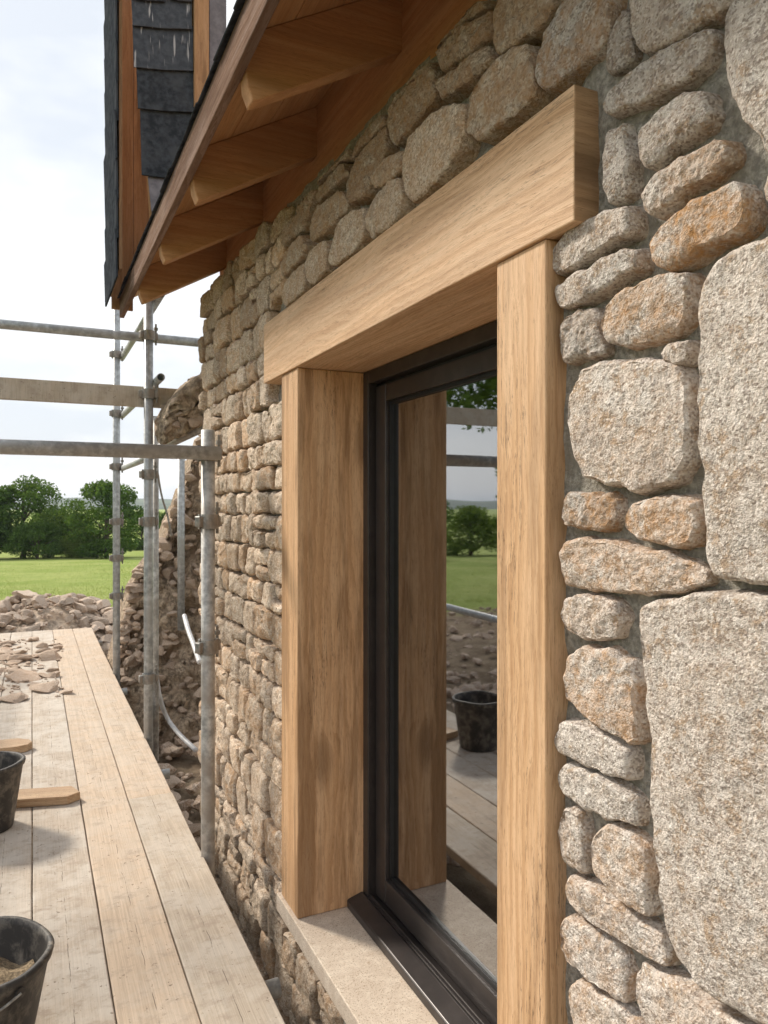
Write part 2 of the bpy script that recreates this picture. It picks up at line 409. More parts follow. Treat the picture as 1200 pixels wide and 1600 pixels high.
def wall_top(y): return 1.150 + .04*(y-1.5)
def mortar_bed():
    st = .028; y0, y1, z0 = -.8, WY1, -2.7
    ny = int((y1-y0)/st); nz = int((1.40-z0)/st); vs = []; fs = []; idx = {}
    def hole(y, z): return 1.16 < y < 2.75 and -1.56 < z < .62
    for i in range(ny+1):
        for j in range(nz+1):
            y = y0 + i*st; z = z0 + j*st
            z = min(z, wall_top(y)+.02)
            x = MORT + .010*fbm(V((y*9, z*9, 1.3)), 4) + .004*noise.noise(V((y*40, z*40, 2)))
            x += .024*min(1, max(0, (y-2.85)/.1)) + .018*min(1, max(0, (z-.76)/.06))*(1 if 1.1 < y < 2.85 else 0)
            idx[i, j] = len(vs); vs.append((x, y, z))
    for i in range(ny):
        for j in range(nz):
            yc = y0+(i+.5)*st; zc = z0+(j+.5)*st
            if hole(yc, zc) or zc > wall_top(yc)+.02: continue
            fs.append((idx[i, j], idx[i, j+1], idx[i+1, j+1], idx[i+1, j]))
    link('mortar_bed', mesh('mortar_bed', vs, fs), M['mortar'], wall, True)
    # end of the wall and its head, so that it is a solid body
    link('wall_core', box_me('wall_core', (.985, 4.1, -2.7), (1.5, WY1-.02, 1.25), 0), M['mortar'], wall)
    link('wall_head', box_me('wall_head', (.945, -.8, 1.02), (1.30, WY1-.03, 1.06), 0), M['mortar'], wall)
mortar_bed()

def resample(poly, n, rounds=2, rnd_=.20):
    P = [V((p[0], p[1])) for p in poly]
    for _ in range(rounds):
        q = []
        f = rnd_ if _ == 0 else rnd_*.8
        for a, b in zip(P, P[1:]+P[:1]): q += [a*(1-f)+b*f, a*f+b*(1-f)]
        P = q
    L = [(b-a).length for a, b in zip(P, P[1:]+P[:1])]; T = sum(L); out = []; k = 0; acc = 0
    for i in range(n):
        t = T*i/n
        while acc + L[k] < t and k < len(P)-1: acc += L[k]; k += 1
        f = (t-acc)/max(L[k], 1e-9); out.append(P[k].lerp(P[(k+1) % len(P)], f))
    return out
def stone_me(poly, face, depth, n, inner, seed, rough=.006, arris=.010, bulge=.006, draft=.010, tilt=(0, 0), edge=.004, low=1., facets=0, rnd_=.16, fslope=.5, fcap=.016):
    P = resample(poly, n, 2, rnd_)
    area = sum(a.x*b.y-b.x*a.y for a, b in zip(P, P[1:]+P[:1]))
    if area < 0: P = P[::-1]
    c = V((sum(p.x for p in P)/n, sum(p.y for p in P)/n))
    nor = []
    for i in range(n):
        t = P[(i+1) % n]-P[i-1]; t.normalize(); nor.append(V((-t.y, t.x)))     # inward
    for i in range(n):
        e = edge*(fbm(V((P[i].x*22, P[i].y*22, seed)), 3)); P[i] = P[i] + nor[i]*e
    rings = [(-draft, depth, 1), (-draft*.45, depth*.5, 1), (-draft*.1, arris*1.6, 1), (0, arris*.8, 1), (arris*.8, 0, 1)]
    rf = random.Random(int(seed*1000)); FC = []
    for _ in range(facets):
        a_ = rf.uniform(0, 6.283); d_ = V((math.cos(a_), math.sin(a_))); ext = max((p-c).dot(d_) for p in P)
        FC.append((d_, ext*rf.uniform(.5, .88), rf.uniform(.08, fslope)))
    def facet(q):
        e = 0
        for d_, t_, k_ in FC: e = max(e, k_*((q-c).dot(d_)-t_))
        return min(e, fcap)
    vs = []; fs = []
    sv = V((seed*3.7, seed*1.3, seed*2.1))
    def disp(q, x, amt):
        p = V((x*1.0, q.x, q.y))
        return amt*(low*fbm(p*10+sv, 2) + .42*fbm(p*36+sv, 3) + .22*noise.noise(p*95+sv)) - amt*1.1*low*max(0, noise.noise(p*8+sv*2)-.2)
    for ins, x, _ in rings:
        for i in range(n):
            q = P[i] + nor[i]*ins
            j = disp(q, x, rough*.8)
            q2 = q + nor[i]*j
            vs.append((face + x + (facet(q)*(1-x/depth) + .006*max(0, noise.noise(V((q.x*48, q.y*48, seed)))-.15)) * (1 if x < depth*.4 else 0) + disp(q, x+3, rough*.5)*(1 if x < depth else 0) + tilt[0]*(q.x-c.x)+tilt[1]*(q.y-c.y), q2.x, q2.y))
    base = [P[i] + nor[i]*arris for i in range(n)]
    for s in range(inner):
        t = 1 - (s+.55)/(inner)
        t = max(t, .02)
        for i in range(n):
            q = c + (base[i]-c)*t
            x = -bulge*(1-t*t) + disp(q, 0, rough) + facet(q)
            vs.append((face + x + tilt[0]*(q.x-c.x)+tilt[1]*(q.y-c.y), q.x, q.y))
    nr = len(rings)+inner
    for k in range(nr-1):
        for i in range(n):
            j = (i+1) % n; fs.append((k*n+i, (k+1)*n+i, (k+1)*n+j, k*n+j))
    q = c; vs.append((face - bulge + disp(q, 0, rough), q.x, q.y)); ci = len(vs)-1
    for i in range(n): fs.append(((nr-1)*n+i, ci, (nr-1)*n+(i+1) % n))
    return mesh('stone', vs, fs)
def add_stone(poly, face, n, inner, seed, mat, tone=1., rust=.3, **kw):
    depth = kw.pop('depth', MORT-face+.03)
    me = stone_me(poly, face, depth, n, inner, seed, **kw)
    o = link('stone', me, M[mat], wall, True); me.set_sharp_from_angle(angle=math.radians(33))
    o['tone'] = tone; o['rust'] = rust; o['seed'] = float(seed*1.618 % 37)
    return o

Z1 = (420, 0, 500/1200); Z2 = (850, 0, 350/1200); Z3 = (850, 300, 350/1200); Z4 = (850, 550, 350/1200)
Z5 = (850, 820, 350/1200); Z6 = (850, 1100, 350/1200); Z7 = (850, 1250, 350/1200); Z0 = (0, 0, 1)
# view, outline, tone, rust, face offset, roughness
NEAR = [
 (Z1, [(995,250),(1010,130),(1080,20),(1130,-40),(1262,-40),(1265,100),(1200,220),(1080,310),(1015,350)], .80, .75, 0, .012),
 (Z2, [(320,260),(360,130),(420,20),(450,60),(460,220),(480,310),(400,390),(330,385)], .70, .15, .012, .010),
 (Z2, [(455,-80),(700,-150),(1040,-110),(985,20),(880,90),(720,180),(600,250),(510,280),(470,230),(452,120)], .86, .25, -.002, .005),
 (Z2, [(320,560),(350,480),(450,390),(600,290),(760,195),(870,150),(885,190),(870,300),(850,350),(700,440),(540,530),(390,600),(340,595)], .84, .15, 0, .006),
 (Z2, [(945,230),(965,100),(1010,0),(1060,-90),(1700,-90),(1700,700),(1300,840),(1160,810),(1100,700),(1040,620),(990,500),(955,380)], .92, .12, -.004, .004),
 (Z2, [(490,790),(510,680),(600,580),(720,500),(850,475),(870,520),(880,600),(840,680),(700,780),(600,850),(540,885),(505,860)], .84, .25, 0, .009),
 (Z2, [(320,700),(430,630),(440,760),(440,900),(440,1040),(340,1085),(315,1000),(312,850)], .84, .12, .004, .006),
 (Z2, [(512,1040),(560,960),(700,860),(850,780),(960,745),(990,800),(970,860),(880,920),(750,1010),(640,1100),(560,1150),(520,1110)], .90, .5, 0, .011),
 (Z2, [(1160,1000),(1200,900),(1500,900),(1500,1180),(1220,1150),(1170,1080)], .85, .2, 0, .006),
 (Z3, [(560,280),(600,190),(720,90),(880,-20),(1030,-60),(1075,-30),(1085,100),(1060,170),(900,280),(720,370),(600,400),(560,360)], .98, 1.0, -.004, .010),
 (Z3, [(30,290),(100,220),(250,130),(430,60),(450,90),(445,220),(300,300),(150,400),(50,435),(35,380)], .92, .25, 0, .007),
 (Z3, [(55,510),(120,450),(300,360),(470,305),(490,330),(485,410),(350,480),(200,570),(80,625),(60,580)], .90, .25, 0, .007),
 (Z3, [(285,700),(320,600),(420,520),(580,450),(740,425),(755,450),(755,600),(740,700),(660,760),(520,820),(400,838),(310,790)], .98, .7, -.003, .008),
 (Z3, [(75,710),(120,660),(220,615),(270,640),(275,700),(280,780),(310,850),(230,885),(110,900),(75,830)], .74, .3, .006, .012),
 (Z3, [(605,870),(650,810),(740,785),(770,800),(775,860),(750,920),(690,925),(630,900)], .96, .2, 0, .005),
 (Z4, [(120,230),(180,110),(270,50),(450,35),(600,45),(700,100),(755,200),(765,400),(755,600),(690,710),(500,742),(350,715),(200,680),(150,560),(118,380)], 1.08, .3, -.004, .006),
 (Z0, [(1090,560),(1090,500),(1098,450),(1115,415),(1150,390),(1200,370),(1260,350),(1420,330),(1420,912),(1200,914),(1140,912),(1108,900),(1096,870),(1095,800),(1088,680)], 1.02, .12, -.008, .004),
 (Z4, [(80,840),(110,760),(200,750),(330,760),(370,800),(380,900),(340,955),(220,955),(120,935)], .88, .9, .003, .012),
 (Z4, [(420,890),(450,820),(560,775),(750,770),(810,800),(815,940),(780,1030),(650,1030),(500,1005),(430,960)], 1.05, .8, 0, .010),
 (Z5, [(75,180),(110,90),(200,72),(400,95),(600,150),(780,200),(860,250),(870,310),(780,345),(600,372),(400,360),(200,340),(100,315),(78,260)], 1.08, .6, 0, .011),
 (Z5, [(78,490),(110,400),(180,380),(300,390),(370,430),(390,520),(370,600),(280,625),(180,605),(95,570)], 1.05, .3, 0, .009),
 (Z5, [(98,830),(120,700),(190,650),(330,670),(430,730),(485,850),(495,1000),(490,1150),(440,1165),(330,1110),(200,1020),(110,930)], 1.05, .7, -.002, .009),
 (Z0, [(995,950),(1010,940),(1060,935),(1130,930),(1200,935),(1420,945),(1420,1720),(1260,1640),(1180,1600),(1130,1570),(1090,1540),(1060,1500),(1040,1450),(1030,1390),(1020,1330),(1013,1270),(1010,1220),(1015,1180),(1010,1120),(1003,1060),(993,990)], 1.0, .16, -.008, .005),
 (Z6, [(55,150),(75,90),(200,110),(350,190),(440,260),(445,420),(330,390),(200,330),(80,270),(55,220)], 1.05, .05, 0, .006),
 (Z6, [(70,390),(90,335),(200,360),(350,440),(475,510),(480,665),(380,640),(250,580),(100,490),(75,440)], 1.05, .0, 0, .006),
 (Z6, [(75,620),(100,555),(180,580),(205,640),(210,780),(200,915),(140,890),(80,840),(70,720)], 1.02, .3, .004, .008),
 (Z6, [(245,760),(270,670),(330,640),(450,700),(520,780),(545,900),(550,1060),(530,1135),(450,1110),(350,1010),(270,910),(245,830)], 1.1, .5, -.003, .007),
 (Z7, [(90,460),(115,410),(220,450),(350,540),(500,650),(600,740),(640,850),(640,910),(540,870),(400,770),(250,660),(110,560),(90,510)], 1.05, .4, 0, .009),
 (Z7, [(85,700),(110,620),(220,670),(340,770),(400,870),(430,960),(425,1095),(370,1075),(230,980),(110,880),(85,780)], 1.08, .5, 0, .009),
 (Z7, [(470,930),(500,880),(650,950),(850,1080),(1050,1200),(1150,1300),(1150,1450),(700,1450),(560,1270),(500,1120),(475,1020)], 1.04, .3, 0, .009),
 (Z7, [(105,1040),(150,975),(250,1020),(400,1120),(500,1210),(560,1330),(500,1400),(200,1400),(120,1220)], 1.05, .4, 0, .009),
 # over the lintel
 (Z1, [(732,440),(745,350),(800,270),(890,180),(950,162),(990,230),(990,340),(930,410),(840,490),(770,530),(740,500)], .86, .55, 0, .014),
 (Z1, [(495,600),(520,510),(590,430),(670,385),(720,400),(722,470),(700,560),(650,650),(580,730),(525,755),(500,690)], 1.0, .3, -.006, .007),
 (Z1, [(355,800),(380,730),(430,685),(480,660),(500,720),(490,790),(450,850),(375,898),(355,860)], .98, .25, 0, .008),
 (Z1, [(218,930),(240,850),(300,790),(345,775),(350,850),(345,900),(300,960),(235,1003),(220,980)], .98, .3, 0, .008),
 (Z1, [(130,985),(160,930),(205,895),(212,950),(207,1020),(160,1072),(140,1050)], .95, .3, 0, .008),
 (Z1, [(45,1110),(60,1050),(105,1000),(125,985),(135,1060),(126,1095),(65,1152),(48,1140)], .95, .3, 0, .008),
 (Z1, [(440,420),(520,330),(600,255),(612,300),(612,370),(540,470),(455,545),(438,500)], .72, .6, .004, .018),
 (Z1, [(615,195),(720,100),(820,35),(828,120),(740,205),(640,270)], .70, .6, .006, .018),
 (Z1, [(622,310),(720,235),(800,165),(822,220),(750,290),(645,370)], .76, .5, .004, .014),
 (Z1, [(838,100),(845,0),(870,-60),(1090,-60),(1060,20),(990,100),(920,160),(848,200)], .74, .5, 0, .014),
 (Z1, [(285,700),(310,600),(395,510),(428,470),(430,560),(400,640),(365,725),(305,765)], .72, .6, .004, .018),
 (Z1, [(385,660),(420,600),(490,560),(492,630),(440,685),(392,705)], .85, .5, .004, .012),
 (Z1, [(145,860),(175,775),(255,710),(290,740),(286,790),(220,855),(152,908)], .80, .5, .002, .014),
 (Z1, [(165,745),(205,670),(270,610),(285,650),(225,715),(175,762)], .70, .5, .004, .014),
 (Z1, [(38,1000),(62,935),(118,875),(136,920),(110,975),(45,1042)], .85, .5, .002, .012),
 (Z1, [(298,592),(330,522),(420,415),(432,458),(395,500),(312,588)], .70, .5, .006, .012),
 (Z1, [(440,402),(500,322),(588,228),(600,246),(525,318),(447,410)], .70, .5, .006, .012),
 (Z1, [(172,695),(230,622),(292,556),(302,592),(270,602),(200,664)], .70, .5, .006, .012),
 (Z1, [(613,182),(680,104),(750,24),(800,-8),(812,24),(722,88),(640,165)], .68, .5, .006, .012),
 (Z1, [(98,790),(150,716),(172,704),(160,745),(140,815),(126,826)], .70, .5, .006, .012),
 (Z1, [(20,930),(40,870),(110,790),(130,830),(115,862),(60,920)], .74, .5, .004, .014),
]
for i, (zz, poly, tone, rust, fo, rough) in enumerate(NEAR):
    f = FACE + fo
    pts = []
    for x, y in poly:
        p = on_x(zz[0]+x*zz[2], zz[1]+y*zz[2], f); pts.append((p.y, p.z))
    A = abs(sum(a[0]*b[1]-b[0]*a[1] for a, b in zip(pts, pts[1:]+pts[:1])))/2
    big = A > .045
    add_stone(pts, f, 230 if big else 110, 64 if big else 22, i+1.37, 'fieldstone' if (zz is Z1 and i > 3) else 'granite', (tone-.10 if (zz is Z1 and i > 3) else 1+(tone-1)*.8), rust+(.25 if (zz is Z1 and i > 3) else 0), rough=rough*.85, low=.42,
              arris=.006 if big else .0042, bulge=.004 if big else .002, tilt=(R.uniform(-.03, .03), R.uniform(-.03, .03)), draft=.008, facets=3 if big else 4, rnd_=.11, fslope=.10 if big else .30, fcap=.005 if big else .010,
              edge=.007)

# coursed smaller stones on the far part of the wall, and the base course under the sill
def course_fill():
    z = -2.34; s = 100
    while z < 1.30:
        t = (z+2.34)/3.6
        h = R.uniform(.10, .165) if z > -1.2 else R.uniform(.13, .20)
        ya = 2.80 if z+h > -1.575 else 1.75
        if z+h > .50 and z < .77: ya = 3.02
        if z < -1.56 < z+h-.03: h = max(.07, -1.59-z)
        y = ya + R.uniform(.0, .012)
        while y < WY1-.02:
            wd = R.uniform(.12, .25) if R.random() > .18 else R.uniform(.07, .11)
            if z < -1.2: wd *= 1.25
            y2 = min(y+wd, WY1+.015)
            if WY1 - y2 < .07: y2 = WY1+.015
            top = min(z+h, wall_top((y+y2)/2)-.005)
            if top - z > .03 and y2-y > .03:
                g = .007; hh = top-z
                # two thin stones instead of one now and then
                parts = [(z, top)] if R.random() > .16 or hh < .11 else [(z, z+hh*R.uniform(.4, .6)), None]
                if len(parts) == 2: parts[1] = (parts[0][1], top)
                for za, zb in parts:
                    j = lambda a=.008: R.uniform(-a, a)
                    ym = (y+y2)/2; zm = (za+zb)/2
                    poly = [(y+g+j(.006), za+g+j()), (ym+j(.02), za+g+j(.007)), (y2-g+j(.006), za+g+j()), (y2-g+j(.005), zm+j()),
                            (y2-g+j(.006), zb-g+j()), (ym+j(.02), zb-g+j(.007)), (y+g+j(.006), zb-g+j()), (y+g+j(.005), zm+j())]
                    s += 1
                    low = max(0, min(1, (-1.0-z)/.8))
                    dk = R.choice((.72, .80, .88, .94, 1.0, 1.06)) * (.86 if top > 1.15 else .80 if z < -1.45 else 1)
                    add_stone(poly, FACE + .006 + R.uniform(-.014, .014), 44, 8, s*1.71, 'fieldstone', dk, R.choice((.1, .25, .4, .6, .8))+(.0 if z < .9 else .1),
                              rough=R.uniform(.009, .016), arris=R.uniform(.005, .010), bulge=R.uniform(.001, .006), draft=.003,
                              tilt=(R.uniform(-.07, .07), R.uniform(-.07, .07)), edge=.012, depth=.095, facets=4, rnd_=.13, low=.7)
            y = y2
        z += h
course_fill()

# ---- oak lintel, posts, stone sill
LF = .872
lint = hp('lintel', label='thick pale oak lintel beam over the window')
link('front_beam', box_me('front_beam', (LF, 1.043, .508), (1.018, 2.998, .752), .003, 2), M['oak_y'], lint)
fb = lint.children[0].data; fb.materials.append(M['oak_end_shaded'])
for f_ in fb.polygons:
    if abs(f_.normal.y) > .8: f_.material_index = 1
link('rear_beam', box_me('rear_beam', (1.021, 1.10, .509), (1.26, 2.85, .75), .003), M['oak_y'], lint)
def hpm(name, me, mat, label=None, smooth=False):
    o = link(name, me, M[mat], house, smooth, (-1.2, -2.0, 2.3))
    if label: o['label'] = label
    return o
hpm('oak_post', box_me('oak_post', (.880, 2.586, -1.519), (1.150, 2.780, .507), .004, 3), 'oak_z', 'square oak post on the far side of the window')
hpm('oak_post', box_me('oak_post', (.880, 1.134, -1.519), (1.150, 1.299, .507), .004, 3), 'oak_z2', 'square oak post on the near side of the window')
hpm('window_sill', box_me('window_sill', (.866, .95, -1.586), (1.20, 2.803, -1.520), .004, 3), 'sill', 'speckled pale limestone window sill')

# ---- window
win = hp('window', label='dark bronze aluminium window with reflecting glass')
X0 = 1.142; Y0, Y1 = 1.3, 2.585; ZB, ZT = -1.5195, .5065
def frame_ring(name, xa, xb, y0, y1, z0, z1, wl, wt, wb, mat='alu', bevel=.003):
    """four mitre-butted members of a rectangular frame"""
    for lo, hi in (((xa, y0, z0), (xb, y0+wl, z1)), ((xa, y1-wl, z0), (xb, y1, z1)),
                   ((xa+.0015, y0+wl, z1-wt), (xb, y1-wl, z1)), ((xa+.0015, y0+wl, z0), (xb, y1-wl, z0+wb))):
        link(name, box_me(name, lo, hi, bevel), M[mat], win)
frame_ring('outer_frame', X0, 1.30, Y0, Y1, ZB, ZT, .045, .048, .045)
frame_ring('shadow_seal', 1.180, 1.29, Y0+.046, Y1-.046, ZB+.046, ZT-.049, .012, .012, .012, 'gasket', 0)
frame_ring('sash_frame', 1.168, 1.285, Y0+.058, Y1-.058, ZB+.058, ZT-.061, .085, .062, .088)
a = .058+.085
frame_ring('glazing_bead', 1.184, 1.250, Y0+a, Y1-a, ZB+.146, ZT-.123, .014, .012, .014, 'gasket', .001)
link('drip_ledge', prism_me('drip_ledge', [(1.075, -1.5185), (1.141, -1.5185), (1.141, -1.474), (1.135, -1.472), (1.08, -1.487), (1.075, -1.492)], Y0+.002, Y1-.002, .0015), M['alu'], win)
link('track_rail', box_me('track_rail', (1.148, Y0+.046, -1.4748), (1.153, Y1-.046, -1.462), .001), M['alu'], win)
link('glass_pane', box_me('glass_pane', (1.196, Y0+a+.004, ZB+.15), (1.202, Y1-a-.004, ZT-.127), 0), M['glass'], win)

# ---- room behind the glass
room = hp('room')
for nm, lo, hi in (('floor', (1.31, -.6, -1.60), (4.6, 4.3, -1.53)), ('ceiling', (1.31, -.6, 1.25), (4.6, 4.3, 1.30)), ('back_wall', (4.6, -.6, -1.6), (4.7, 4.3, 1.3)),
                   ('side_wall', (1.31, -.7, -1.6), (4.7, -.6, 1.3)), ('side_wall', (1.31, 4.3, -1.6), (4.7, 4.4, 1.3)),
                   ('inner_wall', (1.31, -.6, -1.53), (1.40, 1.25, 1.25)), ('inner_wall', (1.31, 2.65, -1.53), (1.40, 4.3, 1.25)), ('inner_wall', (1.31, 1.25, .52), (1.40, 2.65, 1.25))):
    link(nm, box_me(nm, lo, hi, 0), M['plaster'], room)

# ---- eaves: rafters, boards, fascia, slates
eave = hp('roof', label='timber eaves with brown rafters and slate edge')
YE = 4.92; FX = .497; PX = 1.005; SL = (1.368-1.107)/(1.005-.547)
def under(x): return 1.107 + (x-.547)*SL          # underside of the rafters
RD = .192                                          # vertical depth of a rafter
for yr in (-.24, .50, 1.24, 1.985, 2.72, 3.465, 4.215):
    prof = [(FX+.030, 1.185), (FX+.034, 1.150), (.547, 1.112), (.562, under(.562)+.001), (1.12, under(1.12)), (1.12, under(1.12)+RD), (FX+.030, under(FX+.03)+RD)]
    link('rafter', prism_me('rafter', prof, yr, yr+.062, .004), M['rafter'], eave)
bw = .145; x = FX+.028
i = 0
while x < 1.25:
    xb = x+bw
    z0 = under(x)+RD+.001; z1 = under(xb-.002)+RD+.001
    link('sarking_board', prism_me('sarking_board', [(x, z0), (xb-.002, z1), (xb-.002, z1+.02), (x, z0+.02)], -.8, YE, .002), M['sarking'], eave); x = xb; i += 1
zs = under(x)+RD
link('roof_deck', prism_me('roof_deck', [(x, zs), (5.2, zs+(5.2-x)*SL), (5.2, zs+(5.2-x)*SL+.03), (x, zs+.03)], -.8, YE, 0), M['sarking'], eave)
link('fascia_board', box_me('fascia_board', (FX, -.8, 1.182), (FX+.028, YE, 1.305), .003), M['fascia'], eave)
link('wall_plate', box_me('wall_plate', (PX, -.8, 1.05), (PX+.05, 4.38, 1.60), .003), M['sarking'], eave)
sm = box_me('slate', (-.33, -.123, 0), (.0, .123, .007), .002, 1)
ys = -.7; k2 = 0
for row in range(2):
    ys = -.7 + .12*row
    while ys < YE-.1:
        o = link('slate', sm, M['slate'], eave, loc=(FX+.272+.2*row + R.uniform(-.004, .004), ys, 0))
        o.location.z = under(o.location.x)+RD+.036+.008*row + R.uniform(0, .004)
        o.rotation_euler = (R.uniform(-.012, .012), -math.atan(SL), R.uniform(-.01, .01)); ys += .25

# ---- slate hung dormer above the far eaves
dorm = hp('dormer', label='slate hung dormer rising over the far eaves')
CY = 4.20
def cy(px, py): p = on_y(px, py, CY); return (p.x, p.z)
link('cheek_frame', prism_me('cheek_frame', [(.60, 1.46), (1.0, 1.70), (1.0, 3.6), (.56, 3.6), (.54, 2.4)], CY+.03, CY+.09, 0), M['cladding'], dorm)
rows = [(231, 275, 300, 335), (219, 170, 305, 278), (213, 96, 304, 174), (207, 37, 302, 110), (205, -8, 300, 45), (203, -60, 300, 2), (200, -130, 300, -50)]
for ri, (xa, ya, xb, yb) in enumerate(rows):
    mid = (xa+xb)/2 + (ri % 2)*16-8
    spans = [(xa, mid-.4), (mid+.4, xb)] if ri == 5 else [(xa, xb)]
    for u0, u1 in spans:
        a0 = cy(u0, ya); a1 = cy(u1, ya+(3 if ri else 0)); b1 = cy(u1-1, yb+3); b0 = cy(u0+(5 if ri == 0 else 2), yb-3)
        bm = bmesh.new()
        th = .009; yb_ = CY - .016; yt_ = CY + .002
        P = [(a0[0], yt_, a0[1]), (a1[0], yt_, a1[1]), (b1[0], yb_, b1[1]), ((b0[0]+b1[0])/2, yb_, (b0[1]+b1[1])/2-.006), (b0[0], yb_, b0[1])]
        A = [bm.verts.new(p) for p in P]; B = [bm.verts.new((p[0], p[1]+th, p[2])) for p in P]
        bm.faces.new(A); bm.faces.new(B[::-1])
        for q in range(len(P)): bm.faces.new((A[q], B[q], B[(q+1) % len(P)], A[(q+1) % len(P)]))
        bmesh.ops.recalc_face_normals(bm, faces=bm.faces[:]); bmesh.ops.bevel(bm, geom=bm.edges[:], offset=.0015, segments=1, affect='EDGES')
        link('slate', from_bm('slate', bm), M['lead' if ri == 0 else 'slate_streak' if ri in (3, 4) else 'slate'], dorm)
p0 = cy(302, 0); p1 = cy(325, 0)
link('corner_post', box_me('corner_post', (p0[0], CY-.03, 1.64), (p1[0], CY+.05, 3.6), .004), M['cladding'], dorm)
link('flashing', box_me('flashing', (p1[0]+.003, CY-.02, 1.74), (p1[0]+.10, CY+.03, 3.6), .003), M['lead'], dorm)
for q in range(3):
    x0 = .452 + q*.13
    link('timber_panel', box_me('timber_panel', (x0, 4.93, (1.24, 1.45, 1.53)[q]), (x0+.128, 4.955, 3.6), .002), M['cladding'], dorm)
zc = 1.262
while zc < 3.5:
    hgt = .215
    o = box_me('slate', (-.006, 4.30, 0), (.004, 4.985, hgt+.05), .0015, 1)
    ob = link('slate', o, M['slate'], dorm, loc=(.424+R.uniform(-.004, .004), R.uniform(-.012, .012), zc)); ob.rotation_euler = (0, math.radians(-1.6), 0); zc += hgt
link('front_batten', box_me('front_batten', (.434, 4.32, 1.31), (.4515, 4.928, 3.6), .002), M['cladding'], dorm)

# ------------------------------------------------------------------ scaffold
PZ = -1.55                                        # top of the boards
scaf = empty('scaffold', (.70, 3.3, -2.3)); tag(scaf, 'galvanised tube scaffold with clamped rails beside the stone wall', 'scaffold')
def sp(name, me, mat, smooth=True):
    return link(name, me, M[mat], scaf, smooth, (-.70, -3.3, 2.3))
TR = .030
def tube(name, a, b, r=TR, mat='galv'): return sp(name, tube_me(name, a, b, r), mat)
pA = on_x(325, 790, .705); pB = on_x(232, 790, .705); pC = on_x(182, 790, .705)
tube('standard', (.705, pA.y, -2.32), (.705, pA.y, .335), .030, 'galv_rust')
tube('standard', (.705, pB.y, -2.32), (.705, pB.y, 1.62))
tube('standard', (.705, pC.y, -2.35), (.705, pC.y, 2.05), .032)
p = on_y(243.5, 790, 6.0); tube('standard', (p.x, 6.0, -2.0), (p.x, 6.0, .70), .022, 'galv_rust')
p = on_y(283, 790, 7.28); tube('standard', (p.x, 7.28, -1.2), (p.x, 7.28, .52), .034)
for yy in (2.0, 8.2): tube('standard', (-.72, yy, -2.33), (-.72, yy, -.4))
yA = pA.y-.062; zA = on_y(232, 705, yA).z
tube('transom', (-1.7, yA, zA), (.745, yA, zA), .030)
yB = pB.y+.062; zB = on_y(232, 528, yB).z
tube('transom', (-1.9, yB, zB), (1.30, yB, zB))
def ledger(px, py, over=.10, lo=None):
    z = on_x(px, py, .705).z * 1.0
    z = (HZ-py)/F * (pC.y*math.cos(TH) + .705*math.sin(TH))
    tube('ledger', (.762, pB.y-.16, z), (.762, pC.y+over, z), .026); return z
zl = [ledger(182, 556), ledger(182, 648), ledger(182, 731)]
tube('ledger', (-.66, .6, -.86), (-.66, 8.4, -.80), .026, 'galv')
p = on_y(268, 694, 5.0); q = on_y(312, 668, 5.0); tube('brace', (p.x-.02, 5.45, p.z), (q.x+.08, 4.75, q.z+.03), .030, 'galv_rust')
gb = sp('guard_board', box_me('guard_board', (-2.2, pB.y+.05, 0), (1.05, pB.y+.088, .137), .004), 'board_grey', False)
zg = on_y(232, 636, pB.y+.05).z; gb.location.z += zg
# boards rest on low bearers
for yy in (.3, 2.4, 4.6, 6.8, 9.3): tube('bearer', (-.78, yy, PZ-.072), (.75, yy, PZ-.072), .030)
for yy in (.3, 2.4, 4.6, 6.8, 9.3):
    for xx in (-.5, .45): tube('leg', (xx, yy+.065, -2.34), (xx, yy+.065, PZ-.045), .026)
# couplers: two half shells, hinge block, bolt and nut
def coupler_meshes():
    bm = bmesh.new(); n = 22
    ra, rb, hw = TR+.001, TR+.008, .024
    for s in (0, 1):
        ring = []
        for i in range(n//2+1):
            a = math.pi*(i/(n//2)*.9+.05) + s*math.pi
            for r in (ra, rb):
                for z in (-hw, hw): ring.append(bm.verts.new((r*math.cos(a), r*math.sin(a), z)))
        for i in range(n//2):
            a = ring[i*4:i*4+4]; b = ring[i*4+4:i*4+8]
            for u, v in ((0, 1), (1, 3), (3, 2), (2, 0)): bm.faces.new((a[u], b[u], b[v], a[v]))
        bm.faces.new((ring[0], ring[1], ring[3], ring[2])); e = ring[-4:]; bm.faces.new((e[0], e[2], e[3], e[1]))
    bmesh.ops.recalc_face_normals(bm, faces=bm.faces[:])
    shell = from_bm('coupler', bm)
    bm = bmesh.new()
    bmesh.ops.create_cube(bm, size=1, matrix=Matrix.Diagonal((.020, .030, .036, 1)))
    bmesh.ops.bevel(bm, geom=bm.edges[:], offset=.003, segments=1, affect='EDGES')
    lug = from_bm('lug', bm)
    bm = bmesh.new()
    bmesh.ops.create_cone(bm, cap_ends=True, segments=10, radius1=.006, radius2=.006, depth=.105, matrix=Matrix.Translation((.046, 0, .012)))
    bmesh.ops.create_cone(bm, cap_ends=True, segments=6, radius1=.0125, radius2=.0125, depth=.013, matrix=Matrix.Translation((.046, 0, .040)))
    bolt = from_bm('bolt', bm)
    return shell, lug, bolt
csh, clg, cbo = coupler_meshes()
def coupler(x, y, z, rz=0., tilt=0.):
    o = link('coupler', csh, M['coupler'], scaf, False, (x-.70, y-3.3, z+2.3)); o.rotation_euler = (tilt, 0, rz); o.scale = (1.15, 1.15, 1.35)
    for nm, me, lx in (('lug', clg, -.044), ('lug', clg, .044), ('bolt', cbo, 0)): link(nm, me, M['coupler'], o, False, (lx, 0, 0))
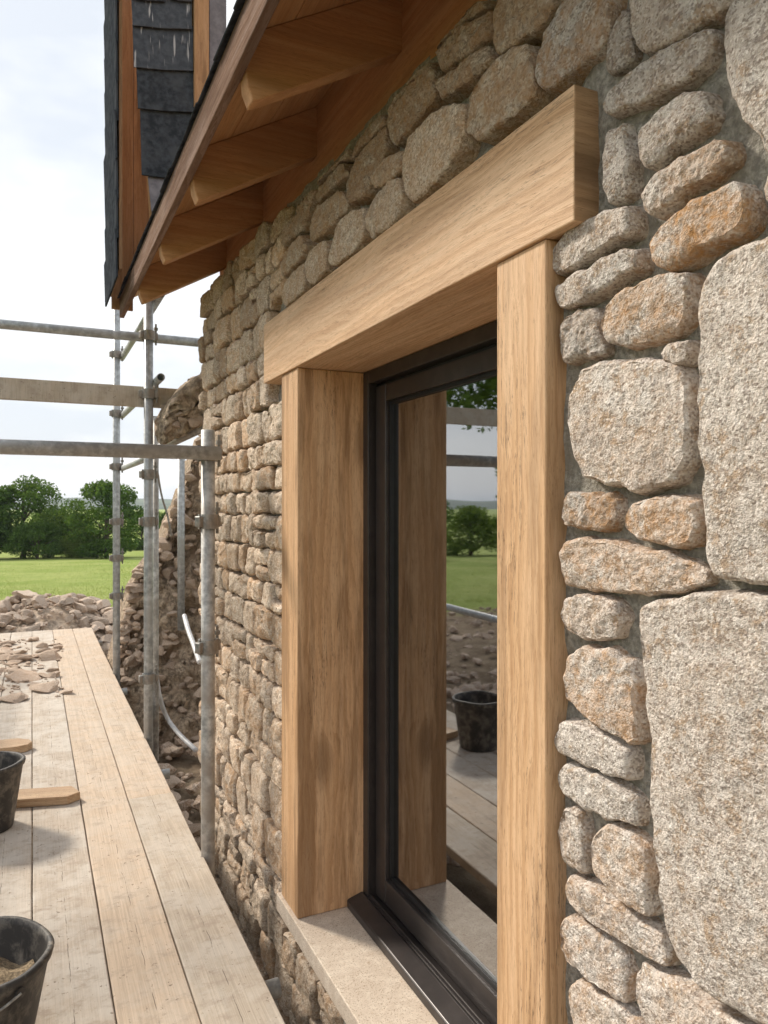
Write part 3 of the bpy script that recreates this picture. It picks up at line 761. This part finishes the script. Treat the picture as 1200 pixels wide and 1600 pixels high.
coupler(.705, pA.y, zA, .2); coupler(.705, pB.y, zB, .3); coupler(.705, pB.y, zg+.08, -.2); coupler(.705, pB.y, zA-.02, .4)
for z in zl: coupler(.705, pC.y, z+.01, .2)
for py in (815, 872, 931): coupler(.705, pC.y, (HZ-py)/F*(pC.y*math.cos(TH)+.3), .1)
for py in (815, 1060): coupler(.705, pB.y, (HZ-py)/F*(pB.y*math.cos(TH)+.3), .1)
for py in (815, 1010): coupler(.705, pA.y, (HZ-py)/F*(pA.y*math.cos(TH)+.3), .5)

# ---- scaffold boards
BW = .229
def board(i, y0, y1, mat, label, dz=0., dx=0.):
    L = y1-y0; x0 = .688 - (i+1)*BW
    bm = bmesh.new(); ny = max(4, int(L/.08)); w2 = BW/2-.0022; t = .038
    prof = [(-w2, -t), (w2, -t), (w2, -.004), (w2-.004, 0), (w2*.5, .0007), (0, .0004), (-w2*.5, .0008), (-w2+.004, 0), (-w2, -.004)]
    rings = []
    for k in range(ny+1):
        y = -L/2 + L*k/ny
        rings.append([bm.verts.new((px + .0016*noise.noise(V((i*9, y*2.5, px*6+y0))), y, pz + .0035*noise.noise(V((i*5.5, y*1.1, 3+y0))))) for px, pz in prof])
    n = len(prof)
    for a, b in zip(rings, rings[1:]):
        for q in range(n): bm.faces.new((a[q], a[(q+1) % n], b[(q+1) % n], b[q]))
    bm.faces.new(rings[0]); bm.faces.new(rings[-1][::-1]); bmesh.ops.recalc_face_normals(bm, faces=bm.faces[:])
    o = link('scaffold_board', from_bm('scaffold_board', bm), M[mat], None, False, (x0+BW/2+dx, (y0+y1)/2, PZ+dz))
    tag(o, label, 'board', 'boards of the scaffold platform'); return o
YS = on_z(262, 1239, PZ).y
board(0, -.6, YS-.004, 'board_grey', 'near grey scaffold board next to the house wall', .0)
board(0, YS+.002, 10.1, 'board_clean', 'far pale scaffold board next to the house wall', -.004)
board(1, -.6, YS-.05, 'board_clean', 'near tan scaffold board, second from the house wall', .001)
board(1, YS-.045, 10.1, 'board_clean', 'far tan scaffold board, second from the house wall', -.002)
board(2, -.6, 10.1, 'board_dirty', 'mortar stained scaffold board under the oak offcut end, third from the wall', .001)
board(3, -.6, 10.1, 'board_dirty', 'dusty scaffold board beneath the buckets, fourth from the wall', -.001)
board(4, -.6, 10.1, 'board_grey', 'outermost scaffold board on the open side of the platform', .0)

# ---- buckets
def bucket(x, y, r, h, label, fill, tilt=(0, 0), rz=0.):
    o = empty('bucket', (x, y, PZ+.003)); tag(o, label, 'bucket', 'black builders buckets on the boards')
    rb = r*.74
    prof = [(rb*.9, .004), (rb, 0), (rb+.004, .01), (r, h-.03), (r+.008, h-.026), (r+.012, h-.006), (r+.007, h), (r-.004, h), (r-.008, h-.02), (rb-.004, .02), (rb*.5, .016)]
    me = lathe_me('body', prof, 56)
    for v in me.vertices:
        a = math.atan2(v.co.y, v.co.x); f = 1 + .020*noise.noise(V((math.cos(a)*1.5, math.sin(a)*1.5, v.co.z*6+x*9)))
        v.co.x *= f; v.co.y *= f; v.co.z += (.012*noise.noise(V((math.cos(a)*1.3, math.sin(a)*1.3, x*7))) if v.co.z > h*.7 else 0)
    link('body', me, M['bucket'], o, True)
    if fill:
        vs = []; fs = []; n = 36; nr = 9; zf = h*fill; rr = rb+(r-rb)*fill-.006
        for q in range(nr+1):
            for i in range(n):
                a = 2*math.pi*i/n; rad = rr*q/nr; px, py = rad*math.cos(a), rad*math.sin(a)
                vs.append((px, py, zf + .03*fbm(V((px*13, py*13, x)), 4) + .035*(1-q/nr)))
        for q in range(nr):
            for i in range(n):
                j = (i+1) % n; fs.append((q*n+i, (q+1)*n+i, (q+1)*n+j, q*n+j))
        link('mortar_mix', mesh('mortar_mix', vs, fs), M['mix'], o, True)
    # wire handle lying against the rim, with its two ears
    pts = []
    for i in range(13):
        a = math.pi*i/12; pts.append(((r+.016)*math.cos(a), (r+.016)*math.sin(a)*1.0, h-.035-.06*math.sin(a)))
    link('handle', path_me('handle', pts, .004, 8), M['coupler'], o, True)
    for s in (-1, 1):
        bm = bmesh.new(); bmesh.ops.create_cone(bm, cap_ends=True, segments=12, radius1=.014, radius2=.011, depth=.014, matrix=Matrix.Translation((s*(r+.008), 0, h-.035)) @ Matrix.Rotation(math.pi/2, 4, 'Y'))
        link('handle_ear', from_bm('handle_ear', bm), M['bucket'], o)
    o.rotation_euler = (tilt[0], tilt[1], rz)
    return o
bucket(-.150, 2.36, .195, .285, 'black bucket part filled with mortar at the bottom edge of the picture', .62, rz=2.2)
bucket(-.205, 4.03, .165, .315, 'black bucket beside the larger oak offcut', .35, rz=1.0)
# bucket(-.350, 5.55, .155, .30, 'black bucket half out of view by the broken stones', .3, rz=1.7)

# ---- offcuts
def offcut(name, prof, t, loc, rz, label):
    bm = bmesh.new(); A = [bm.verts.new((x, y, 0)) for x, y in prof]; B = [bm.verts.new((x, y, t)) for x, y in prof]; n = len(prof)
    bm.faces.new(A[::-1]); bm.faces.new(B)
    for q in range(n): bm.faces.new((A[q], A[(q+1) % n], B[(q+1) % n], B[q]))
    bmesh.ops.recalc_face_normals(bm, faces=bm.faces[:]); bmesh.ops.bevel(bm, geom=bm.edges[:], offset=.002, segments=2, affect='EDGES')
    o = link(name, from_bm(name, bm), M['offcut'], None, False, loc); o.rotation_euler = (0, 0, rz); tag(o, label, 'offcut', 'timber offcuts on the boards')
p = on_z(105, 1258, PZ); 
offcut('oak_offcut', [(-.36, 0), (0, 0), (.052, .055), (-.01, .15), (-.36, .15)], .042, (p.x, p.y, PZ+.003), math.radians(-15), 'oak offcut with an angled end lying by the bucket')
p = on_z(36, 1178, PZ)
offcut('oak_offcut', [(-.30, 0), (-.04, 0), (.02, .03), (.045, .08), (.02, .14), (-.05, .19), (-.30, .2)], .045, (p.x, p.y, PZ+.003), math.radians(-6), 'round ended oak offcut lying behind the bucket')

# ------------------------------------------------------------------ rubble stones
def rock_me(seed, sub=2, sq=(1, .8, .6), amp=.32):
    bm = bmesh.new(); bmesh.ops.create_icosphere(bm, subdivisions=sub, radius=1)
    s = V((seed*5.1, seed*2.7, seed*9.3))
    cuts = [(V((R.gauss(0, 1), R.gauss(0, 1), R.gauss(0, 1))).normalized(), R.uniform(.42, .80)) for _ in range(15)]
    for v in bm.verts:
        p = v.co.copy()
        for nrm, d in cuts:
            e = p.dot(nrm)-d
            if e > 0: p -= nrm*e
        p *= 1 + amp*.30*fbm(p*3.0+s, 4)
        v.co = V((p.x*sq[0], p.y*sq[1], p.z*sq[2]))
    return from_bm('stone', bm)
ROCK = [rock_me(i, 3, (1, R.uniform(.6, .95), R.uniform(.4, .7))) for i in range(9)]
for m_ in ROCK:
    m_.materials.append(M['rubble'])
ROCKLO = [rock_me(20+i, 1, (1, R.uniform(.6, .95), R.uniform(.4, .7))) for i in range(6)]
def rock(parent, x, y, z, s, org=(0, 0, 0), tone=1., rust=.3, flat=1., name='stone'):
    o = link(name, R.choice(ROCK), None, parent, False, (x-org[0], y-org[1], z-org[2]))
    o.scale = (s, s, s*flat); o.rotation_euler = (R.uniform(-.35, .35), R.uniform(-.35, .35), R.uniform(0, 6.3))
    o['tone'] = tone; o['rust'] = rust; o['seed'] = R.uniform(0, 30); return o
def rubble_mass(name, pts, parent=None, mat='rubble'):
    """many small stones joined: pts = (x, y, z, s)"""
    vs = []; fs = []; nb = 0
    base = []
    for m_ in ROCKLO:
        co_ = np.empty(len(m_.vertices)*3); m_.vertices.foreach_get('co', co_); base.append((co_.reshape(-1, 3), np.array([p.vertices[:] for p in m_.polygons])))
    for x, y, z, s in pts:
        bv, bf = R.choice(base); a = R.uniform(0, 6.28); c, sn = math.cos(a), math.sin(a); b = R.uniform(-.5, .5)
        rot = np.array([[c, -sn, 0], [sn, c, 0], [0, 0, 1]]) @ np.array([[1, 0, 0], [0, math.cos(b), -math.sin(b)], [0, math.sin(b), math.cos(b)]])
        vs.append(bv @ rot.T * s + np.array([x, y, z])); fs.append(bf+nb); nb += len(bv)
    V_ = np.concatenate(vs); F_ = np.concatenate(fs)
    me = bpy.data.meshes.new(name); me.from_pydata(V_.tolist(), [], F_.tolist()); me.update()
    o = link(name, me, M[mat], parent); o['kind'] = 'stuff'; o['tone'] = .95; o['rust'] = .4; return o

# stones on the far boards
spots = [(104, 1083, .085, 'lone brown stone nearest the wall on the far boards'), (20, 1095, .13, 'dark stone at the near end of the rubble on the far boards'), (70, 1078, .20, 'wide flat stone slab on the far boards'),
         (40, 1060, .18, 'flat reddish slab in the middle of the rubble on the boards'), (78, 1030, .19, 'largest brown stone of the rubble on the far boards'), (30, 1032, .17, 'pale flat stone left of the largest one on the boards')]
for i in range(60):
    px = R.uniform(-25, 92); py = R.uniform(1000, 1078) if px < 60 else R.uniform(1008, 1060)
    spots.append((px, py, R.choice((.04, .05, .07, .09, .12)), None))
for px, py, sz, lab in spots:
    p = on_z(px, py, PZ)
    if p.x > .36 or p.x < -.42: continue
    o = rock(None, p.x, p.y, PZ+sz*.14, sz, tone=R.uniform(.85, 1.2), rust=R.uniform(.3, .8), flat=.55, name='stone_fragment')
    o.rotation_euler.x *= .4; o.rotation_euler.y *= .4
    tag(o, lab or 'small broken stone lying loose among the rubble on the far boards', 'stone', 'broken stones scattered on the far boards')

cr_ = []
for i in range(420):
    px = R.uniform(-30, 98); py = R.uniform(998, 1090)
    if fbm(V((px*.03, py*.05, 1)), 3) < -.05: continue
    p = on_z(px, py, PZ)
    if -.43 < p.x < .38: cr_.append((p.x, p.y, PZ+.006, R.uniform(.006, .028)))
tag(rubble_mass('rubble_crumbs', cr_), 'crumbs of stone and mortar between the rubble on the far boards', 'crumbs', None, 'stuff')

# the heap past the end of the boards
hx, hy = .18, 12.7
heap = empty('rubble_heap', (hx, hy, gz(hx, hy))); tag(heap, 'grey rubble heap past the far end of the scaffold boards', 'rubble heap')
def heap_h(x, y): return max(0, .94*(1-((x-hx)/1.65)**2*.8-((y-hy)/1.8)**2*.8)) + .1*fbm(V((x*1.5, y*1.5, 2)), 3)
vs = []; fs = []; n = 26
for i in range(n+1):
    for j in range(n+1):
        x = hx-2.2+4.4*i/n; y = hy-2.4+4.8*j/n; vs.append((x-hx, y-hy, heap_h(x, y)-.16))
for i in range(n):
    for j in range(n): fs.append((i*(n+1)+j, (i+1)*(n+1)+j, (i+1)*(n+1)+j+1, i*(n+1)+j+1))
link('earth', mesh('earth', vs, fs), M['earth'], heap, True)
for i in range(240):
    a = R.uniform(0, 6.28); r = math.sqrt(R.random()); x = hx+r*1.75*math.cos(a); y = hy-.2+r*1.9*math.sin(a)
    s = R.choice((.06, .08, .11, .15, .21))*R.uniform(.8, 1.2)
    rock(heap, x, y, gz(x, y)+heap_h(x, y)-.08, s, (hx, hy, gz(hx, hy)), R.uniform(.75, 1.3), R.uniform(0, .25))
cr_ = []
for i in range(900):
    a = R.uniform(0, 6.28); r = math.sqrt(R.random()); x = hx+r*2.0*math.cos(a); y = hy+r*2.1*math.sin(a); cr_.append((x-hx, y-hy, heap_h(x, y)-.12, R.uniform(.02, .06)))
rubble_mass('rubble_crumbs', cr_, heap)
# old wall stump, sloping down from the house corner
rx, ry = 1.3, 8.0
ruin = empty('ruined_wall', (rx, ry, -2.3)); tag(ruin, 'crumbling remains of an old rubble wall behind the house corner', 'ruined wall')
def prof_h(px):        # silhouette row of the ruin for each photo column
    xs = [172, 192, 205, 218, 232, 246, 258, 269, 281, 294, 305, 317, 345]; ys = [1080, 1010, 950, 905, 880, 868, 850, 822, 785, 755, 720, 680, 660]
    return float(np.interp(px, xs, ys))
def ruin_top(x, y):
    px = 600 + F*math.tan(math.atan2(x, 7.55) - TH)
    z = (HZ-prof_h(px))/F*(7.2*math.cos(TH)+x*math.sin(TH))
    return z
NX, NY, NZ = 54, 26, 60
vs = []; fs = []
for i in range(NX+1):
    x = .71 + 1.5*i/NX
    zt = ruin_top(x, 7.2)
    for j in range(NZ+1):                     # front face
        f = j/NZ; z = -2.5 + (zt+2.5)*f
        y = 7.15 + .45*f + .16*fbm(V((x*3, z*3, 1)), 4) + .10*abs(noise.noise(V((x*7, z*7, 5)))) - .35*max(0, 1-f*2.2) + .30*max(0, noise.noise(V((x*2.2, z*1.1, 9)))) + .07*fbm(V((x*13, z*10, 3)), 3)
        vs.append((x-rx + .05*noise.noise(V((x*5, z*5, 2))), y-ry, z+2.3))
    for j in range(1, NY+1):                  # top running back
        f = j/NY; y = 7.6 + 2.3*f; z = zt - 1.1*f*f + .14*fbm(V((x*3, y*3, 7)), 4) + .06*fbm(V((x*12, y*12, 3)), 3)
        vs.append((x-rx, y-ry, max(z, -2.5)+2.3))
st = NZ+1+NY
for i in range(NX):
    for j in range(st-1): fs.append((i*st+j, (i+1)*st+j, (i+1)*st+j+1, i*st+j+1))
link('rubble_core', mesh('rubble_core', vs, fs), M['old_wall'], ruin, True)
for i in range(290):
    x = R.uniform(.76, 1.75) if i > 60 else R.uniform(.80, 1.05); zt = ruin_top(x, 7.2); z = R.uniform(-2.4, zt+.02) if i % 4 else zt+R.uniform(-.05, .03)
    f = (z+2.5)/(zt+2.5); y = 7.12 + .45*f - .35*max(0, 1-f*2.2) + R.uniform(-.02, .1)
    rock(ruin, x, y, z, R.choice((.04, .055, .07, .10))*R.uniform(.8, 1.2), (rx, ry, -2.3), R.uniform(.8, 1.25), R.uniform(.2, .6))
# block jutting from the corner
bp = [on_y(px, py, 5.05) for px, py in [(243, 668), (256, 632), (285, 600), (312, 583), (345, 580), (345, 660), (310, 668), (275, 686), (252, 692)]]
P = resample([(p.x, p.z) for p in bp], 60)
stub = empty('broken_stub', (1.05, 5.05, .55)); tag(stub, 'ragged stub of rubble masonry jutting from the far house corner', 'masonry stub')
cx_ = sum(p.x for p in P)/60; cz_ = sum(p.y for p in P)/60
vs = []; fs = []; n = 60; lv = [(4.86, .05), (4.85, .3), (4.84, .55), (4.85, .75), (4.87, .88), (4.92, .95), (5.0, .97), (5.08, .97), (5.16, .96), (5.24, .95), (5.30, .85), (5.34, .5), (5.35, .05)]
for yy, sc_ in lv:
    for q in P:
        x = cx_+(q.x-cx_)*sc_; z = cz_+(q.y-cz_)*sc_; v_ = V((x, yy, z)); d_ = .05*fbm(v_*8, 4) + .03*fbm(v_*24, 3)
        vs.append((x+d_*.6-1.05, yy+d_*1.3-5.05, z+d_*.9-.55))
for k_ in range(len(lv)-1):
    for i in range(n): j = (i+1) % n; fs.append((k_*n+i, k_*n+j, (k_+1)*n+j, (k_+1)*n+i))
link('mortar_core', mesh('mortar_core', vs, fs), M['old_wall'], stub, True)
for i in range(34):
    f_ = R.random(); q = P[R.randrange(60)]; sc_ = .85 if i % 2 else R.uniform(.2, .8)
    rock(stub, cx_+(q.x-cx_)*sc_, (R.uniform(4.9, 5.25) if i % 2 else 4.87), cz_+(q.y-cz_)*sc_, R.uniform(.035, .075), (1.05, 5.05, .55), R.uniform(.9, 1.15), R.uniform(.2, .6))

# loose stones on the ground between boards and wall and round about
gap = empty('fallen_rubble', (.8, 5.0, -2.3)); tag(gap, 'fallen rubble on the ground between the boards and the wall', 'rubble')
for i in range(110):
    x = R.uniform(.35, 1.0); y = R.uniform(2.3, 6.1)
    rock(gap, x, y, -2.28+R.uniform(0, .16), R.choice((.06, .09, .12, .17))*R.uniform(.8, 1.2), (.8, 5., -2.3), R.uniform(.8, 1.25), R.uniform(.1, .5), .8)
for i in range(150):
    x = R.uniform(.72, 2.0) if i < 90 else R.uniform(-.3, 2.6); y = R.uniform(6.6, 11.5) if i < 90 else R.uniform(10.4, 14.5)
    rock(gap, x, y, gz(x, y)+R.uniform(0, .12)+(.35 if i < 90 else 0)*max(0, 1-abs(y-8.6)/2.2), R.choice((.05, .08, .11, .16))*R.uniform(.8, 1.2), (.8, 5., -2.3), R.uniform(.8, 1.3), R.uniform(.0, .4), .8)
pts = []
for i in range(4200):
    a = R.uniform(-2.2, .5); r = R.uniform(1.0, 13.5); x = r*math.sin(a); y = 3+r*math.cos(a)
    if x > 2.2 or (x > -.5 and y < 1.5) or (x > .9 and y < 5): continue
    b = fbm(V((x*.5, y*.5, 4)), 3)
    s = R.choice((.03, .04, .06, .09, .14, .2))*R.uniform(.7, 1.2)*(1 if r < 11 else .6)
    pts.append((x, y, gz(x, y)+.02+.18*max(0, b), s))
for i in range(700):
    x = R.uniform(.3, .95); y = R.uniform(2., 6.4); pts.append((x, y, -2.26+R.uniform(-.02, .12), R.uniform(.02, .06)))
tag(rubble_mass('rubble_scatter', pts), 'scatter of small broken stones on the bare earth', 'rubble', None, 'stuff')

# white plastic conduits
p = [on_z(x, y, z) for x, y, z in ((243, 1050, -1.45), (250, 1095, -1.75), (262, 1125, -1.98), (282, 1150, -2.06), (306, 1172, -2.10))]
tag(link('plastic_conduit', path_me('plastic_conduit', p, .020), M['plastic'], None, True), 'white plastic conduit bending over the rubble behind the scaffold tube', 'conduit')
p = [on_y(x, y, z) for x, y, z in ((288, 962, 5.6), (294, 985, 5.4), (303, 1008, 5.2), (312, 1035, 5.0))]
tag(link('plastic_conduit', path_me('plastic_conduit', p, .017), M['plastic'], None, True), 'short white conduit end against the crumbling wall', 'conduit')
p = [on_y(x, y, 5.95) for x, y in ((246, 735), (252, 775), (262, 805), (268, 838))]
tag(link('loose_cable', path_me('loose_cable', p, .008, 8), M['coupler'], None, True), 'thin dark cable hanging by the ruined wall', 'cable')

# ------------------------------------------------------------------ grass blades, trees
def grass():
    vs = []; fs = []; rg = random.Random(3)
    def put(x, y, s):
        z = gz(x, y)-.03; a = rg.uniform(0, 6.28); w_ = s*.10; dx, dy = math.cos(a)*w_, math.sin(a)*w_; lx, ly = rg.uniform(-.5, .5)*s, rg.uniform(-.5, .5)*s
        i = len(vs); vs.extend(((x-dx, y-dy, z), (x+dx, y+dy, z), (x+lx, y+ly, z+s))); fs.append((i, i+1, i+2))
    for _ in range(45000):
        a = math.radians(rg.uniform(-6, 14) if rg.random() < .65 else rg.uniform(-42, -22)); r = 13.5 + 36*rg.random()**1.5
        x, y = r*math.sin(a), 3+r*math.cos(a)
        if fbm(V((x*.5, y*.5, 0)), 3)*2+r < 14.5: continue
        put(x, y, rg.uniform(.04, .10))
    tag(link('grass', mesh('grass', vs, fs), M['blade']), 'short green meadow grass beyond the rubble', 'grass', None, 'stuff')
grass()
def tree_meshes(seed, lobes, nleaf, ls, H, rad, low):
    rg = np.random.default_rng(seed); r2 = random.Random(seed)
    cs = []
    for _ in range(lobes):
        f = r2.random(); a = r2.uniform(0, 6.28); zz = low + (H-low)*f
        rr = rad*math.sqrt(max(.05, 1-(2*f-.85)**2*.85))*r2.uniform(.35, .95)
        cs.append((rr*math.cos(a), rr*math.sin(a), zz, r2.uniform(.16, .32)*rad*1.25))
    cs.append((0, 0, H*.9, rad*.35))
    cs = np.array(cs)
    k = rg.integers(0, len(cs), nleaf); d = rg.normal(size=(nleaf, 3)); d /= np.linalg.norm(d, axis=1)[:, None]
    rr = cs[k, 3]*(.45+.65*rg.random(nleaf)**.6)
    c = cs[k, :3] + d*rr[:, None]*np.array([1, 1, .75])
    u = rg.normal(size=(nleaf, 3)); u /= np.linalg.norm(u, axis=1)[:, None]
    v = np.cross(u, rg.normal(size=(nleaf, 3))); v /= np.linalg.norm(v, axis=1)[:, None]
    s = ls*(.6+.8*rg.random(nleaf))[:, None]
    vs = np.stack([c-u*s*.5, c+v*s*.32, c+u*s*.5, c-v*s*.32], 1).reshape(-1, 3)
    me = bpy.data.meshes.new('crown'); me.from_pydata(vs.tolist(), [], np.arange(nleaf*4).reshape(-1, 4).tolist()); me.update()
    # trunk and limbs
    tv = []; tf = []
    def limb(a, b, r0, r1):
        a = V(a); b = V(b); dd = (b-a).normalized(); uu = dd.orthogonal().normalized(); ww = dd.cross(uu); i0 = len(tv)
        for p, r in ((a, r0), (b, r1)):
            for i in range(7): an = 6.283*i/7; tv.append(p+uu*math.cos(an)*r+ww*math.sin(an)*r)
        for i in range(7): j = (i+1) % 7; tf.append((i0+i, i0+j, i0+7+j, i0+7+i))
    t0 = rad*.07; pts_ = [(0, 0, -.3), (.1, .05, low*.6), (0, .1, H*.45), (.1, 0, H*.75), (0, 0, H*.9)]
    for i in range(4): limb(pts_[i], pts_[i+1], t0*(1-i*.22), t0*(1-(i+1)*.22))
    for q in cs[:14]: limb((0, .05, max(low*.7, q[2]*.6)), q[:3], t0*.4, t0*.12)
    return me, mesh('trunk', tv, tf)
TM = [tree_meshes(1, 46, 13000, .20, 6.0, 3.0, 1.0), tree_meshes(2, 40, 12000, .20, 5.6, 2.9, .6), tree_meshes(3, 30, 9000, .18, 3.4, 2.6, .3), tree_meshes(4, 60, 42000, .13, 7.5, 3.9, 3.6)]
def tree(kind, x, y, s, label, group, light=False, rz=0., name='tree', z=None):
    o = empty(name, (x, y, gz(x, y) if z is None else z)); o.scale = (s*1.12, s*1.12, s); o.rotation_euler = (0, 0, rz); tag(o, label, 'tree' if name == 'tree' else 'bush', group)
    cm, tm = TM[kind]
    for nm, me, mt in (('crown', cm, M['leaf_lt' if light else 'leaf']), ('trunk', tm, M['bark'])):
        q = bpy.data.objects.new(nm, me); COL.objects.link(q); q.parent = o
        if not me.materials: me.materials.append(mt)
        q.material_slots[0].link = 'OBJECT'; q.material_slots[0].material = mt
def at(px, dist): r = ray(px, 790); return r.x*dist, r.y*dist
G = 'trees along the far edge of the field'
def tpx(kind, px, dist, ptop, pbase, hh, label, light=False, rz=0., name='tree'):
    x, y = at(px, dist); zb = gz(x, y); zt = (HZ-ptop)/F*dist; tree(kind, x, y, (zt-zb)/hh, label, G, light, rz, name)
tpx(0, 36, 58, 748, 0, 6.3, 'large round dark green tree at the left edge of the field', False, .5)
tpx(1, 168, 56, 755, 0, 5.9, 'broad dark green tree seen behind the thin scaffold tube', False, 2.)
tpx(2, 84, 66, 798, 0, 3.6, 'low dark tree filling the gap beside the large left tree', False, 1.)
tpx(2, 112, 60, 806, 0, 3.6, 'yellow green bush between the two large trees', True, 2.5, 'bush')
tpx(2, 128, 57, 832, 0, 3.6, 'small light bush at the foot of the broad tree', True, 4.1, 'bush')
tpx(2, 60, 56, 818, 0, 3.6, 'dark bush in front of the large left tree', False, 3.3, 'bush')
tpx(1, 222, 74, 802, 0, 5.9, 'distant tree behind the thick scaffold tube', False, .2)
tpx(1, 262, 80, 800, 0, 5.9, 'distant tree showing through beside the ruined wall', False, 4.2)
tpx(0, 298, 86, 806, 0, 6.3, 'distant tree half hidden by the ruined wall', False, 1.2)
tpx(0, -40, 56, 760, 0, 6.3, 'tree cut off by the left edge of the picture', False, 3.2)
# trees that show in the window glass
G2 = 'trees mirrored in the window glass'
for i, (ang, dist, kind, s, lab) in enumerate(((-24.5, 46, 1, .95, 'dark tree mirrored beside the oak post in the glass'), (-36, 40, 0, 1.05, 'tall tree mirrored at the near side of the glass'),
        (-30, 56, 2, 1.0, 'low bush mirrored between two trees in the glass'), (-42, 46, 1, 1.1, 'tree outside the picture on the open side'), (-16, 50, 0, 1.0, 'tree outside the picture past the far bushes'))):
    a = math.radians(ang); tree(kind, dist*math.sin(a), dist*math.cos(a), s, lab, G2, kind == 2, i*1.3, 'bush' if kind == 2 else 'tree')
a = math.radians(-39); tree(3, 13.5*math.sin(a), 13.5*math.cos(a), 1.05, 'high crowned tree whose branches show in the top of the glass', G2, False, .6)

# ------------------------------------------------------------------ summer haze
hz = box_me('haze', (-3600, -600, -7.5), (3600, 4200, 42), 0)
km = bpy.data.materials.new('haze'); km.use_nodes = True; t_ = km.node_tree; t_.nodes.clear()
vo = t_.nodes.new('ShaderNodeVolumePrincipled'); vo.inputs['Density'].default_value = .0002; vo.inputs['Color'].default_value = (.82, .90, 1, 1); vo.inputs['Anisotropy'].default_value = .2
t_.links.new(vo.outputs[0], t_.nodes.new('ShaderNodeOutputMaterial').inputs['Volume'])
tag(link('haze', hz, km), 'thin pale haze over the far country', 'haze', None, 'stuff')
